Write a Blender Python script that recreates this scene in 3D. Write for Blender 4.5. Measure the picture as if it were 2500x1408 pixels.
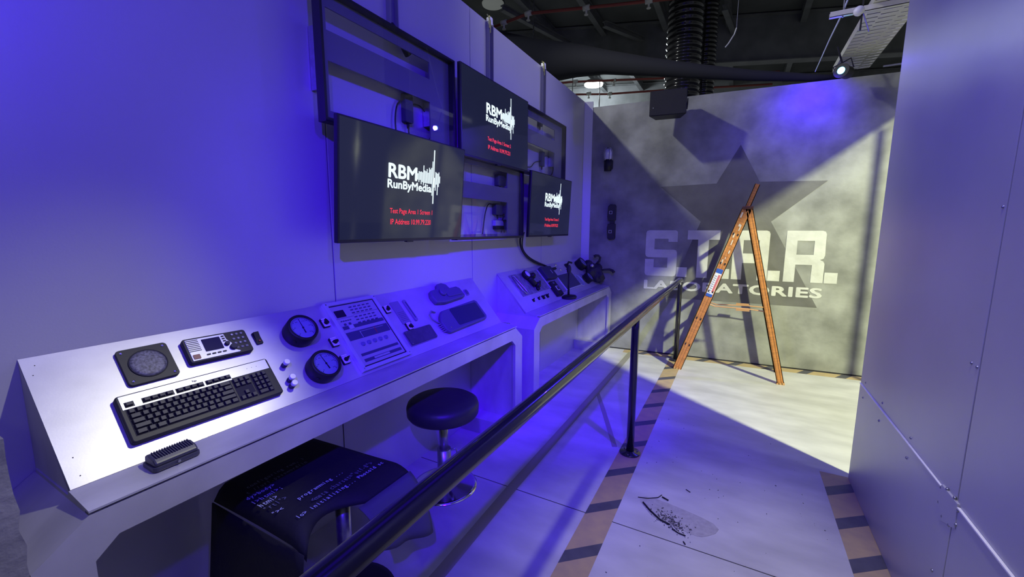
import bpy, bmesh, math, random
from mathutils import Matrix, Vector
random.seed(7)
PI = math.pi
for o in list(bpy.data.objects): bpy.data.objects.remove(o)
sc = bpy.context.scene
COL = sc.collection

# ---------------------------------------------------------------- camera
CAMZ = 1.5
cd = bpy.data.cameras.new('camera'); cam = bpy.data.objects.new('camera', cd); COL.objects.link(cam)
yw, pt, rl = math.radians(28.5), math.radians(8.17), math.radians(0.17)
F = Vector((-math.sin(yw)*math.cos(pt), math.cos(yw)*math.cos(pt), -math.sin(pt)))
R = Vector((math.cos(yw), math.sin(yw), 0)); U = R.cross(F)
R2 = R*math.cos(rl)+U*math.sin(rl); U2 = -R*math.sin(rl)+U*math.cos(rl)
cam.matrix_world = Matrix(((R2.x, U2.x, -F.x, 0), (R2.y, U2.y, -F.y, 0), (R2.z, U2.z, -F.z, CAMZ), (0, 0, 0, 1)))
cd.sensor_width = 36; cd.lens = 1014/2500*36; cd.clip_start = 0.02; cd.clip_end = 200
sc.camera = cam

# ---------------------------------------------------------------- world, view
w = bpy.data.worlds.new('world'); sc.world = w; w.use_nodes = True
w.node_tree.nodes['Background'].inputs[0].default_value = (0.9, 0.95, 1.0, 1)
w.node_tree.nodes['Background'].inputs[1].default_value = 0.14
sc.view_settings.view_transform = 'Standard'; sc.view_settings.look = 'None'
sc.view_settings.exposure = 0.0; sc.view_settings.gamma = 1.0
sc.view_settings.use_curve_mapping = False

# ---------------------------------------------------------------- lights
def spot(name, loc, target, power, color, angle, blend=1.0, radius=0.05):
    l = bpy.data.lights.new(name, 'SPOT'); l.energy = power; l.color = color
    l.spot_size = math.radians(angle); l.spot_blend = blend; l.shadow_soft_size = radius
    o = bpy.data.objects.new(name, l); COL.objects.link(o); o.location = loc
    o.rotation_euler = (Vector(target)-Vector(loc)).to_track_quat('-Z', 'Y').to_euler()
    return o
def point(name, loc, power, color, radius=0.15):
    l = bpy.data.lights.new(name, 'POINT'); l.energy = power; l.color = color; l.shadow_soft_size = radius
    o = bpy.data.objects.new(name, l); COL.objects.link(o); o.location = loc
    return o
BLUE = (0.045, 0.0, 1.0)
LIGHTS = [
 # name, kind, loc, target, power, colour, cone, blend, radius
 ('blue_stage_light', 'S', (0.69, 4.95, 2.93), (-1.5, 2.3, 1.2), 90, (0.05, 0.02, 1.0), 110, 0.6, 0.03),
 ('blue_wall_graze_light', 'S', (0.58, 4.92, 2.88), (0.45, 5.35, 2.5), 42, BLUE, 165, 1.0, 0.05),
 ('blue_wash_light', 'S', (0.55, -0.9, 2.9), (-1.5, 2.8, 0.7), 1000, BLUE, 52, 1.0, 0.03),
 ('blue_side_light', 'S', (0.62, 0.2, 2.95), (-1.75, 0.6, 2.6), 190, BLUE, 130, 1.0, 0.05),
 ('blue_spot_light', 'S', (0.55, 1.2, 2.98), (-1.5, 2.35, 1.0), 600, BLUE, 34, 1.0, 0.03),
 ('high_bay_and_fill', 'P', (-3.85, 2.4, 5.35), None, 120, (0.9, 0.95, 1), 0, 0, 0.10),
 ('high_bay_and_fill', 'S', (-3.85, 2.4, 5.35), (-0.4, 5.2, 2.4), 500, (1, 1, 0.92), 62, 0.6, 0.10),
 ('high_bay_and_fill', 'S', (0.5, 3.0, 5.2), (-1.755, 3.4, 3.1), 130, (1, 1, 0.9), 40, 1.0, 0.15),  # white fill added to lighten the left wall top, not a known lamp
 ('high_bay_and_fill', 'P', (-3.62, 11.1, 5.0), None, 120, (0.85, 0.95, 1), 0, 0, 0.2),
 ('high_bay_and_fill', 'P', (4.7, 2.4, 5.35), None, 70, (0.9, 0.95, 1), 0, 0, 0.15),
 ('high_bay_spill', 'S', (4.7, 0.0, 5.4), (0.75, 4.4, 0.25), 4700, (0.96, 1, 0.60), 40, 0.3, 0.16),
 ('desk_down_light', 'S', (0.55, 2.1, 4.3), (-1.48, 0.36, 0.86), 400, (1, 1, 0.74), 20, 1.0, 0.05),
 ('blue_overhead_fill', 'A', (-0.3, 2.0, 5.2), (-0.3, 2.0, 0), 34, BLUE, 6, 0, 1.4),  # blue area fill added over the corridor as ambient, not a fixture
 ('high_bay_and_fill', 'P', (0.4, -3.0, 5.2), None, 45, (0.8, 0.8, 1), 0, 0, 0.2),
 ('blue_floor_fill', 'S', (0.45, 1.9, 2.98), (-1.35, 3.4, 0.0), 620, BLUE, 40, 1.0, 0.03),  # blue spot added to deepen the floor colour, not a known lamp
 ('blue_fill_light', 'S', (-1.2, 0.9, 3.15), (0.7, 2.4, 1.9), 130, BLUE, 90, 1.0, 0.1),  # added only to tint the right wall blue
 ('walkway_light', 'S', (0.15, 1.2, 5.3), (0.15, 1.7, 0), 430, (1.0, 0.97, 0.80), 27, 1.0, 0.1),
]
for (nm, kd, lo, tg, pw_, cl_, an, bd, ra) in LIGHTS:
    if kd == 'S': spot(nm, lo, tg, pw_, cl_, an, bd, ra)
    elif kd == 'P': point(nm, lo, pw_, cl_, ra)
    else:
        la = bpy.data.lights.new(nm, 'AREA'); la.energy = pw_; la.color = cl_; la.shape = 'RECTANGLE'; la.size = ra; la.size_y = an
        ob = bpy.data.objects.new(nm, la); COL.objects.link(ob); ob.location = lo

# ---------------------------------------------------------------- materials
MATS = {}
def M(name, col=(0.5, 0.5, 0.5), rough=0.5, metal=0.0, var=0.0, scale=4.0, bump=0.0, bscale=60.0, emit=None, estr=1.0, spec=0.5, col2=None, stretch=None, coat=0.0):
    if name in MATS: return MATS[name]
    m = bpy.data.materials.new(name); m.use_nodes = True; nt = m.node_tree; b = nt.nodes['Principled BSDF']
    b.inputs['Base Color'].default_value = (*col, 1); b.inputs['Roughness'].default_value = rough
    b.inputs['Metallic'].default_value = metal; b.inputs['Specular IOR Level'].default_value = spec
    b.inputs['Coat Weight'].default_value = coat
    tc = nt.nodes.new('ShaderNodeTexCoord'); mp = nt.nodes.new('ShaderNodeMapping')
    nt.links.new(tc.outputs['Object'], mp.inputs[0])
    if stretch: mp.inputs['Scale'].default_value = stretch
    nz = nt.nodes.new('ShaderNodeTexNoise'); nz.inputs['Scale'].default_value = scale; nz.inputs['Detail'].default_value = 6
    nt.links.new(mp.outputs[0], nz.inputs['Vector'])
    if var > 0 or col2:
        rp = nt.nodes.new('ShaderNodeValToRGB'); rp.color_ramp.elements[0].position = 0.32; rp.color_ramp.elements[1].position = 0.68
        c2 = col2 if col2 else tuple(c*(1-var) for c in col)
        rp.color_ramp.elements[0].color = (*c2, 1); rp.color_ramp.elements[1].color = (*col, 1)
        nt.links.new(nz.outputs[0], rp.inputs[0]); nt.links.new(rp.outputs[0], b.inputs['Base Color'])
    if bump > 0:
        n2 = nt.nodes.new('ShaderNodeTexNoise'); n2.inputs['Scale'].default_value = bscale; n2.inputs['Detail'].default_value = 5
        nt.links.new(mp.outputs[0], n2.inputs['Vector'])
        bp = nt.nodes.new('ShaderNodeBump'); bp.inputs['Strength'].default_value = bump; bp.inputs['Distance'].default_value = 0.01
        nt.links.new(n2.outputs[0], bp.inputs['Height']); nt.links.new(bp.outputs[0], b.inputs['Normal'])
    if emit:
        b.inputs['Emission Color'].default_value = (*emit, 1); b.inputs['Emission Strength'].default_value = estr
    MATS[name] = m
    return m
wallm = M('grey_painted_panel', (0.50, 0.50, 0.52), 0.42, 0.25, var=0.05, scale=1.6, bump=0.03, bscale=160)
rwallm = M('grey_steel_panel', (0.50, 0.50, 0.52), 0.40, 0.25, var=0.10, scale=2.0, bump=0.02, bscale=200)
conm = M('brushed_console_metal', (0.58, 0.58, 0.58), 0.38, 0.40, var=0.20, scale=4.0, stretch=(2.5, 1.2, 1), bump=0.015, bscale=150)
blackm = M('black_plastic', (0.010, 0.010, 0.013), 0.5, spec=0.35)
keym = M('black_key_plastic', (0.024, 0.024, 0.028), 0.5, spec=0.35)
rubber = M('black_rubber', (0.02, 0.02, 0.022), 0.65, bump=0.1, bscale=120)
gapm = M('dark_gap', (0.01, 0.01, 0.012), 0.8)
silver = M('silver_plastic', (0.55, 0.56, 0.60), 0.35, 0.3)
chrome = M('chrome', (0.75, 0.76, 0.8), 0.12, 1.0)
steel = M('galvanised_steel', (0.45, 0.46, 0.48), 0.35, 0.9, var=0.25, scale=30)
white = M('white_plastic', (0.75, 0.75, 0.75), 0.4)
railm = M('black_gloss_paint', (0.012, 0.012, 0.016), 0.22, coat=0.5)
orange = M('orange_fibreglass', (0.56, 0.23, 0.06), 0.5, var=0.35, scale=9, stretch=(1, 1, 6), bump=0.05)
scuff = M('pale_paint_scuff', (0.6, 0.52, 0.42), 0.7)

def glass_mat(name, tint=(0.9, 0.92, 1.0), refl=0.02):
    m = bpy.data.materials.new(name); m.use_nodes = True; nt = m.node_tree; nt.nodes.clear()
    out = nt.nodes.new('ShaderNodeOutputMaterial'); mix = nt.nodes.new('ShaderNodeMixShader'); tr = nt.nodes.new('ShaderNodeBsdfTransparent'); gl = nt.nodes.new('ShaderNodeBsdfGlossy')
    tr.inputs[0].default_value = (*tint, 1); gl.inputs['Roughness'].default_value = refl
    fr = nt.nodes.new('ShaderNodeFresnel'); fr.inputs[0].default_value = 1.5
    ge = nt.nodes.new('ShaderNodeNewGeometry'); mu = nt.nodes.new('ShaderNodeMath'); mu.operation = 'MULTIPLY'; su = nt.nodes.new('ShaderNodeMath'); su.operation = 'SUBTRACT'; su.inputs[0].default_value = 1.0
    nt.links.new(ge.outputs['Backfacing'], su.inputs[1]); nt.links.new(su.outputs[0], mu.inputs[0]); nt.links.new(fr.outputs[0], mu.inputs[1])
    nt.links.new(mu.outputs[0], mix.inputs[0]); nt.links.new(tr.outputs[0], mix.inputs[1]); nt.links.new(gl.outputs[0], mix.inputs[2]); nt.links.new(mix.outputs[0], out.inputs[0])
    return m
glass = glass_mat('clear_glass'); dglass = glass_mat('smoked_glass', (0.96, 0.965, 0.99), 0.01)

# ---------------------------------------------------------------- mesh helpers
class MB:
    def __init__(s): s.v = []; s.f = []; s.mi = []; s.cur = 0
    def add(s, vs, fs):
        n = len(s.v); s.v += [tuple(v) for v in vs]; s.f += [tuple(n+i for i in f) for f in fs]; s.mi += [s.cur]*len(fs); return s
    def m(s, i): s.cur = i; return s
    def box(s, c, d, rot=None):
        x, y, z = d[0]/2, d[1]/2, d[2]/2
        vs = [Vector(p) for p in ((-x,-y,-z),(x,-y,-z),(x,y,-z),(-x,y,-z),(-x,-y,z),(x,-y,z),(x,y,z),(-x,y,z))]
        if rot is not None: vs = [rot @ v for v in vs]
        c = Vector(c)
        return s.add([v+c for v in vs], [(0,3,2,1),(4,5,6,7),(0,1,5,4),(1,2,6,5),(2,3,7,6),(3,0,4,7)])
    def b2(s, x0, x1, y0, y1, z0, z1):
        return s.box(((x0+x1)/2, (y0+y1)/2, (z0+z1)/2), (x1-x0, y1-y0, z1-z0))
    def cyl(s, p0, p1, r0, r1=None, n=24, caps=True):
        r1 = r0 if r1 is None else r1
        p0 = Vector(p0); p1 = Vector(p1); q = (p1-p0).to_track_quat('Z', 'Y').to_matrix()
        vs = []
        for p, r in ((p0, r0), (p1, r1)):
            for i in range(n): a = 2*PI*i/n; vs.append(p+q @ Vector((r*math.cos(a), r*math.sin(a), 0)))
        fs = [(i, (i+1)%n, n+(i+1)%n, n+i) for i in range(n)]
        if caps: fs += [tuple(reversed(range(n))), tuple(range(n, 2*n))]
        return s.add(vs, fs)
    def lathe(s, prof, n=32, M4=None):
        vs = []; fs = []
        for r, z in prof:
            for i in range(n): a = 2*PI*i/n; vs.append(Vector((r*math.cos(a), r*math.sin(a), z)))
        for k in range(len(prof)-1):
            for i in range(n): fs.append((k*n+i, k*n+(i+1)%n, (k+1)*n+(i+1)%n, (k+1)*n+i))
        fs += [tuple(reversed(range(n))), tuple((len(prof)-1)*n+i for i in range(n))]
        if M4 is not None: vs = [M4 @ v for v in vs]
        return s.add(vs, fs)
    def tube(s, pts, r, n=12, caps=True):
        pts = [Vector(p) for p in pts]; rs = r if isinstance(r, (list, tuple)) else [r]*len(pts)
        vs = []; up = None
        for k, p in enumerate(pts):
            t = (pts[min(k+1, len(pts)-1)]-pts[max(k-1, 0)]).normalized()
            if up is None: up = Vector((0, 0, 1)) if abs(t.z) < 0.9 else Vector((1, 0, 0))
            a = t.cross(up).normalized(); b = a.cross(t).normalized(); up = b
            for i in range(n): q = 2*PI*i/n; vs.append(p+(a*math.cos(q)+b*math.sin(q))*rs[k])
        fs = [(k*n+i, k*n+(i+1)%n, (k+1)*n+(i+1)%n, (k+1)*n+i) for k in range(len(pts)-1) for i in range(n)]
        if caps: fs += [tuple(reversed(range(n))), tuple((len(pts)-1)*n+i for i in range(n))]
        return s.add(vs, fs)
    def prism(s, poly, t0, t1, axis='z'):
        # poly in the two other axes: z->(x,y), x->(y,z), y->(x,z)
        def P(a, b, t): return {'z': (a, b, t), 'x': (t, a, b), 'y': (a, t, b)}[axis]
        n = len(poly); vs = [P(a, b, t0) for a, b in poly]+[P(a, b, t1) for a, b in poly]
        fs = [tuple(reversed(range(n))), tuple(range(n, 2*n))]+[(i, (i+1)%n, n+(i+1)%n, n+i) for i in range(n)]
        return s.add(vs, fs)
    def rrect(s, cx, cy, w_, h_, z0, z1, r=0.005, n=4):
        pts = []
        for (sx, sy, a0) in ((1, 1, 0), (-1, 1, PI/2), (-1, -1, PI), (1, -1, 1.5*PI)):
            for i in range(n+1): a = a0+PI/2*i/n; pts.append((cx+sx*(w_/2-r)+r*math.cos(a), cy+sy*(h_/2-r)+r*math.sin(a)))
        return s.prism(pts, z0, z1)
    def ball(s, c, r, nu=16, nv=10, sc_=(1, 1, 1)):
        vs = []; fs = []
        for j in range(1, nv):
            for i in range(nu):
                a = 2*PI*i/nu; b = PI*j/nv
                vs.append((c[0]+r*sc_[0]*math.sin(b)*math.cos(a), c[1]+r*sc_[1]*math.sin(b)*math.sin(a), c[2]+r*sc_[2]*math.cos(b)))
        for j in range(nv-2):
            for i in range(nu): fs.append((j*nu+i, (j+1)*nu+i, (j+1)*nu+(i+1)%nu, j*nu+(i+1)%nu))
        t = len(vs); vs += [(c[0], c[1], c[2]+r*sc_[2]), (c[0], c[1], c[2]-r*sc_[2])]
        for i in range(nu): fs.append((t, i, (i+1)%nu)); fs.append((t+1, (nv-2)*nu+(i+1)%nu, (nv-2)*nu+i))
        return s.add(vs, fs)
def link(name, me, mats, parent=None, bevel=0, smooth=False, M4=None):
    o = bpy.data.objects.new(name, me); COL.objects.link(o)
    for m in (mats if isinstance(mats, (list, tuple)) else [mats]): me.materials.append(m)
    if M4 is not None: o.matrix_local = M4
    if parent is not None: o.parent = parent
    if bevel:
        b = o.modifiers.new('bevel', 'BEVEL'); b.width = bevel; b.segments = 2; b.limit_method = 'ANGLE'; b.angle_limit = math.radians(40)
    if smooth:
        me.shade_smooth()
        for p in me.polygons:
            if len(p.vertices) > 4: p.use_smooth = False
    return o
def part(name, mb, mats, parent=None, bevel=0, smooth=False, label=None, M4=None, fix=True):
    me = bpy.data.meshes.new(name); me.from_pydata(mb.v, [], mb.f)
    if len(set(mb.mi)) > 1:
        for p, i in zip(me.polygons, mb.mi): p.material_index = i
    if fix:
        bm = bmesh.new(); bm.from_mesh(me); bmesh.ops.recalc_face_normals(bm, faces=bm.faces); bm.to_mesh(me); bm.free()
    me.update()
    o = link(name, me, mats, parent, bevel, smooth, M4)
    if label: o['label'] = label
    return o
def tag(o, label, cat, group=None):
    o['label'] = label; o['category'] = cat
    if group: o['group'] = group
    return o
def thing(name, label, cat, M4=None, group=None):
    o = bpy.data.objects.new(name, None); COL.objects.link(o); o.empty_display_size = 0.05
    if M4 is not None: o.matrix_world = M4
    return tag(o, label, cat, group)
def solo(name, label, cat, mb, mats, M4=None, group=None, **k):
    return tag(part(name, mb, mats, M4=M4, **k), label, cat, group)
def struct(name, mb, mats, parent=None, **k):
    o = part(name, mb, mats, parent, **k)
    if parent is None: o['kind'] = 'structure'
    return o
def text(name, body, box, mats, parent, z=0.0, thick=0.0, bold=0.0, mono=False, M4=None, label=None, spacing=1.0):
    """lettering fitted into box = (x0, y0, x1, y1) of the parent's local xy plane"""
    cu = bpy.data.curves.new(name, 'FONT'); cu.offset = 0.0; cu.extrude = 0.0; cu.resolution_u = 3; cu.space_character = spacing
    allv = []; allf = []
    chunks = [(body, 0)] if not mono else [(ch, i*0.62) for i, ch in enumerate(body) if ch != ' ']
    for ch, dx in chunks:
        cu.body = ch
        if mono: cu.align_x = 'CENTER'
        t = bpy.data.objects.new('tmp', cu); COL.objects.link(t)
        bpy.context.view_layer.update()
        me = bpy.data.meshes.new_from_object(t.evaluated_get(bpy.context.evaluated_depsgraph_get()))
        n = len(allv); allv += [(v.co.x+dx, v.co.y) for v in me.vertices]; allf += [tuple(n+i for i in p.vertices) for p in me.polygons]
        bpy.data.objects.remove(t); bpy.data.meshes.remove(me)
    xs = [v[0] for v in allv]; ys = [v[1] for v in allv]; x0, x1, y0, y1 = min(xs), max(xs), min(ys), max(ys)
    bx0, by0, bx1, by1 = box
    sy = (by1-by0)/(y1-y0) if by1 is not None else (bx1-bx0)/(x1-x0)
    mb = MB()
    for q_, (ox, oy) in enumerate([(0, 0)] if not bold else [(0, 0), (bold, 0), (-bold, 0), (0, bold), (0, -bold), (bold*0.7, bold*0.7), (-bold*0.7, bold*0.7), (bold*0.7, -bold*0.7), (-bold*0.7, -bold*0.7)]):
        mb.add([(bx0+(a+ox-x0)/(x1-x0)*(bx1-bx0), by0+(b+oy-y0)*sy, z+q_*4e-5) for a, b in allv], allf)
    return part(name, mb, mats, parent, M4=M4, label=label, fix=False)
def T(*a): return Matrix.Translation(a)
def frame(o, X, Y, Z):
    return Matrix(((X[0], Y[0], Z[0], o[0]), (X[1], Y[1], Z[1], o[1]), (X[2], Y[2], Z[2], o[2]), (0, 0, 0, 1)))

# slope frames of the two consoles: local x = along the desk (+y), local y = up the slope, local z = out of the slope
SA = Vector((-1.755, 0, 1.133)); SB = Vector((-1.48, 0, 0.825)); SU = (SB-SA).normalized(); SN = Vector((0, 1, 0)).cross(-SU)
def slope(y, d, rot=0.0, z=0.0):
    o = SA+SU*d+SN*z; o.y = y
    return frame(o, (0, 1, 0), -SU, SN) @ Matrix.Rotation(rot, 4, 'Z')
def wallL(y, z, x=-1.755, rot=0.0):
    return frame((x, y, z), (0, 1, 0), (0, 0, 1), (1, 0, 0)) @ Matrix.Rotation(rot, 4, 'Z')
BP = Vector((-1.275, 5.137, 0)); BT = Vector((2.488, 0.196, 0)).normalized(); BN = Vector((BT.y, -BT.x, 0))
def wallB(s, z, off=0.0):
    return frame(BP+BT*s+BN*off+Vector((0, 0, z)), BT, (0, 0, 1), BN)
def wallR(y, z, x=0.69):
    return frame((x, y, z), (0, -1, 0), (0, 0, 1), (-1, 0, 0))

# ================================================================ STRUCTURE
# floor
fm = M('sealed_concrete_floor', (0.57, 0.57, 0.54), 0.5, 0.0, var=0.26, scale=2.6, stretch=(1, 2.2, 1), bump=0.04, bscale=25, spec=0.4)
floor = struct('floor', MB().b2(-9, 9, -4, 18, -0.1, 0), fm)
jm = M('floor_joint', (0.05, 0.05, 0.05), 0.9)
part('floor_joint', MB().b2(-1.75, 0.69, 1.968, 1.973, -0.01, 0.0006), jm, floor)
tape = M('grey_floor_tape', (0.28, 0.27, 0.22), 0.7)
def ribbon(pts, w_, z, h=0.0008):
    mb = MB(); pts = [Vector((p[0], p[1], 0)) for p in pts]; a = []; b = []
    for i, p in enumerate(pts):
        t = (pts[min(i+1, len(pts)-1)]-pts[max(i-1, 0)]).normalized(); n = Vector((-t.y, t.x, 0))*w_/2
        a.append((p+n)); b.append((p-n))
    for i in range(len(pts)-1):
        mb.prism([(a[i].x, a[i].y), (a[i+1].x, a[i+1].y), (b[i+1].x, b[i+1].y), (b[i].x, b[i].y)], z, z+h)
    return mb
part('floor_tape', ribbon([(-1.06, -1), (-1.052, 1.3), (-1.068, 2.0), (-1.07, 5.05)], 0.062, 0.0006), tape, floor, label='dull grey strip of tape')
part('floor_tape', ribbon([(-0.66, 2.72), (-0.9, 3.27), (-1.06, 3.62)], 0.035, 0.0009), tape, floor, label='thin diagonal strip of tape')
hy = M('worn_yellow_floor_paint', (0.46, 0.35, 0.16), 0.6, col2=(0.38, 0.29, 0.16), scale=14)
hk = M('worn_black_floor_paint', (0.09, 0.09, 0.10), 0.6, var=0.3, scale=14)
def hazard(x0, x1, y0, y1, y_first, pitch, dash, slant, name):
    mb = MB().m(0); mb.b2(x0, x1, y0, y1, 0.0002, 0.001); mb.m(1)
    y = y_first
    while y < y1-dash-slant:
        if y > y0: mb.prism([(x0, y), (x1, y+slant), (x1, y+slant+dash), (x0, y+dash)], 0.001, 0.0014)
        y += pitch
    return part('hazard_stripe', mb, [hy, hk], floor)
hazard(-0.62, -0.475, -1.0, 5.05, 1.585-0.375*6, 0.375, 0.085, 0.13, 'l')
hazard(0.545, 0.69, -1.0, 3.05, 2.155-0.31*9, 0.31, 0.09, 0.11, 'r')
# hazard stripe along the back wall (rotated to it)
mb = MB().m(0); mb.b2(0.1, 3.2, 0.0, 0.13, 0.0002, 0.001); mb.m(1)
for k in range(9): mb.prism([(0.25+k*0.33, 0), (0.34+k*0.33, 0), (0.43+k*0.33, 0.13), (0.34+k*0.33, 0.13)], 0.001, 0.0014)
part('hazard_stripe', mb, [hy, hk], floor, M4=frame(BP+BN*0.14, BT, -BN, (0, 0, 1)))
# dust patch of the swept-up debris
dm = M('concrete_dust', (0.42, 0.41, 0.39), 0.9, var=0.2, scale=40)
pts = []
for i in range(20):
    a = 2*PI*i/20; pts.append((-0.19+0.19*math.cos(a)*(1+0.15*math.sin(3*a)), 2.17+0.105*math.sin(a)*(1+0.2*math.cos(2*a))-0.12*math.cos(a)*0.3))
part('dust_patch', MB().prism(pts, 0.0002, 0.0012), dm, floor)

# left wall: backing + panels with open joints
HW = 3.02
wl = struct('wall_left', MB().b2(-1.80, -1.768, -2.5, 5.10, 0, HW-0.01), gapm)
seams = [-2.4, -1.065, 0.158, 1.382, 2.605, 3.85, 5.06]
for i in range(len(seams)-1):
    part('wall_panel', MB().b2(-1.768, -1.755, seams[i]+0.003, seams[i+1]-0.003, 0.0, HW), wallm, wl, bevel=0.0015)
part('wall_panel', MB().prism([(-1.755, 5.064), (-1.662, 5.100), (-1.662, 5.112), (-1.768, 5.112), (-1.768, 5.064)], 0, HW, 'z'), wallm, wl, label='narrow angled corner strip')
# near concrete stub at the left picture edge
cm = M('rough_concrete', (0.24, 0.24, 0.23), 0.95, var=0.35, scale=9, bump=0.7, bscale=22)
mb = MB(); n = 26
poly = []
for i in range(n+1):
    z = 0.0+1.07*i/n; poly.append((0.207+random.uniform(-0.004, 0.004), z))
poly += [(0.02, 1.075), (0.02, 0)]
mb.prism(poly, -1.75, -1.30, 'x')
struct('trim_1', mb, cm)

# back wall
plm = M('stained_plaster', (0.31, 0.32, 0.29), 0.8, var=0.5, scale=3.2, bump=0.25, bscale=18)
wb = struct('wall_back', MB().b2(-0.50, 3.6, 0, 2.955, -0.10, 0.0), plm, M4=frame(BP, BT, (0, 0, 1), BN))
WBZ = lambda s, z: (s, z, 0)
starm = M('dark_grey_wall_paint', (0.14, 0.14, 0.13), 0.8, var=0.30, scale=4, bump=0.2, bscale=18)
letm = M('cream_wall_paint', (0.56, 0.57, 0.52), 0.75, var=0.16, scale=9, bump=0.2, bscale=30)
star = [(1.223, 2.400), (1.428, 2.005), (2.026, 1.991), (1.565, 1.584), (2.048, 0.689), (0.559, 0.693), (0.881, 1.587), (0.431, 1.988), (1.014, 2.003)]
part('painted_star', MB().prism(star, 0.0, 0.0015), starm, wb)
mb = MB(); z0, z1 = 0.0015, 0.003
def rc(x, y, sx, sy, r=0.035):  # corner arc
    return [(x+sx*r*(math.cos(a)-1), y+sy*r*(math.sin(a)-1)) for a in [PI/2*i/4 for i in range(5)]]
x = 0.297
S = list(reversed(rc(x, 1.49, -1, 1)))
S = [(x+0.035, 1.49)] + [(x+0.353-0.035, 1.49)] + [(x+0.353-0.035+0.035*math.sin(a), 1.49-0.035+0.035*math.cos(a)) for a in (0.4, 0.8, 1.2)] + [(x+0.353, 1.355), (x+0.253, 1.355), (x+0.253, 1.39), (x+0.1, 1.39), (x+0.1, 1.265), (x+0.318, 1.265), (x+0.343, 1.255), (x+0.353, 1.23), (x+0.353, 0.985), (x+0.343, 0.96), (x+0.318, 0.95), (x+0.035, 0.95), (x+0.01, 0.96), (x, 0.985), (x, 1.148), (x+0.1, 1.148), (x+0.1, 1.05), (x+0.253, 1.05), (x+0.253, 1.17), (x+0.035, 1.17), (x+0.01, 1.18), (x, 1.205), (x, 1.455), (x+0.01, 1.48)]
part('painted_letter', MB().prism(S, z0, z1), letm, wb)
part('painted_letter', MB().prism([(0.755, 1.49), (1.09, 1.49), (1.09, 1.385), (0.98, 1.385), (0.98, 0.95), (0.868, 0.95), (0.868, 1.385), (0.755, 1.385)], z0, z1), letm, wb)
x = 1.225
A = MB()
A.prism([(x, 0.95), (x+0.1, 0.95), (x+0.1, 1.135), (x+0.25, 1.135), (x+0.25, 0.95), (x+0.345, 0.95), (x+0.345, 1.24), (x, 1.24)], z0, z1)
A.prism([(x, 1.24), (x+0.1, 1.24), (x+0.1, 1.385), (x+0.345, 1.385), (x+0.345, 1.455), (x+0.335, 1.48), (x+0.31, 1.49), (x+0.035, 1.49), (x+0.01, 1.48), (x, 1.455)], z0, z1)
A.prism([(x+0.25, 1.24), (x+0.345, 1.24), (x+0.345, 1.385), (x+0.25, 1.385)], z0, z1)
part('painted_letter', A, letm, wb)
x = 1.72
Rr = MB()
Rr.prism([(x, 0.95), (x+0.1, 0.95), (x+0.1, 1.135), (x+0.245, 1.135), (x+0.245, 0.95), (x+0.352, 0.95), (x+0.352, 1.15), (x+0.34, 1.175), (x+0.31, 1.19), (x+0.34, 1.205), (x+0.35, 1.24), (x, 1.24)], z0, z1)
Rr.prism([(x, 1.24), (x+0.1, 1.24), (x+0.1, 1.385), (x+0.345, 1.385), (x+0.345, 1.455), (x+0.335, 1.48), (x+0.31, 1.49), (x, 1.49)], z0, z1)
Rr.prism([(x+0.25, 1.24), (x+0.35, 1.24), (x+0.345, 1.385), (x+0.25, 1.385)], z0, z1)
part('painted_letter', Rr, letm, wb)
for px in (0.655, 1.092, 1.575, 2.08):
    part('painted_period', MB().b2(px, px+0.112, 0.95, 1.062, z0, z1), letm, wb)
text('painted_lettering', 'LABORATORIES', (0.305, 0.792, 2.07, 0.893), letm, wb, z=z1, bold=0.035, spacing=1.06)
part('wall_base_gap', MB().b2(-0.4, 3.2, 0.0, 0.014, 0.0, 0.004), gapm, wb)
# right wall (ends at y = 3.04)
wr = struct('wall_right', MB().b2(0.705, 0.78, -2.5, 3.035, 0, 3.02), gapm)
def rpanel(y0, y1, z0, z1, th=0.0):
    return part('wall_panel', MB().b2(0.69-th, 0.706, y0, y1, z0, z1), rwallm, wr, bevel=0.002)
rpanel(1.803, 3.04, 0.612, 3.02); rpanel(-2.5, 1.797, 0.612, 3.02); rpanel(1.803, 3.04, 0.0, 0.606, 0.004); rpanel(-2.5, 1.797, 0.0, 0.606, 0.004)
part('seam_highlight', MB().b2(0.6835, 0.705, 1.90, 3.04, 0.6065, 0.6100), M('edge_highlight', (0.85, 0.85, 0.8), 0.4), wr, label='pale strip drawn as edge highlight')  # light caught by the panel edge, put into a pale strip
part('seam_highlight', MB().b2(0.682, 0.705, -2.5, 1.775, 0.6065, 0.6110), M('edge_highlight'), wr, label='pale strip drawn as edge highlight')
part('wall_end_cap', MB().b2(0.69, 0.78, 3.04, 3.046, 0, 3.02), rwallm, wr)
part('cover_plate', MB().prism([(1.77, 0.535), (1.87, 0.50), (1.91, 0.56), (1.90, 0.62), (1.78, 0.62)], 0.683, 0.6935, 'x'), rwallm, wr, bevel=0.001)
for ry, rz in [(1.904, 0.605), (1.864, 0.622), (1.807, 0.624), (1.905, 0.549), (1.773, 0.601), (1.866, 0.519), (1.815, 0.521), (1.773, 0.55), (2.632, 0.64), (2.633, 0.545), (2.234, 0.638), (2.234, 0.548), (1.875, 0.302), (1.852, 1.074), (1.815, 1.071), (1.82, 1.569), (2.95, 0.55), (2.95, 0.64)]:
    part('rivet', MB().lathe([(0.0062, -0.003), (0.0062, 0.001), (0.004, 0.0035), (0.001, 0.0045)], 10), steel, wr, smooth=True, M4=wallR(ry, rz, 0.6855 if rz < 0.63 else 0.69))
# unseen post added behind the right wall to shadow the back wall
struct('shadow_post', MB().cyl((1.79, 4.33, 0), (1.79, 4.33, 3.0), 0.03, n=16), steel, smooth=True)

# unseen panel added behind the right wall to cut the corner light's top
struct('light_blocker', MB().b2(1.58, 1.66, 1.4, 4.9, 2.92, 5.55), wallm)

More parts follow.
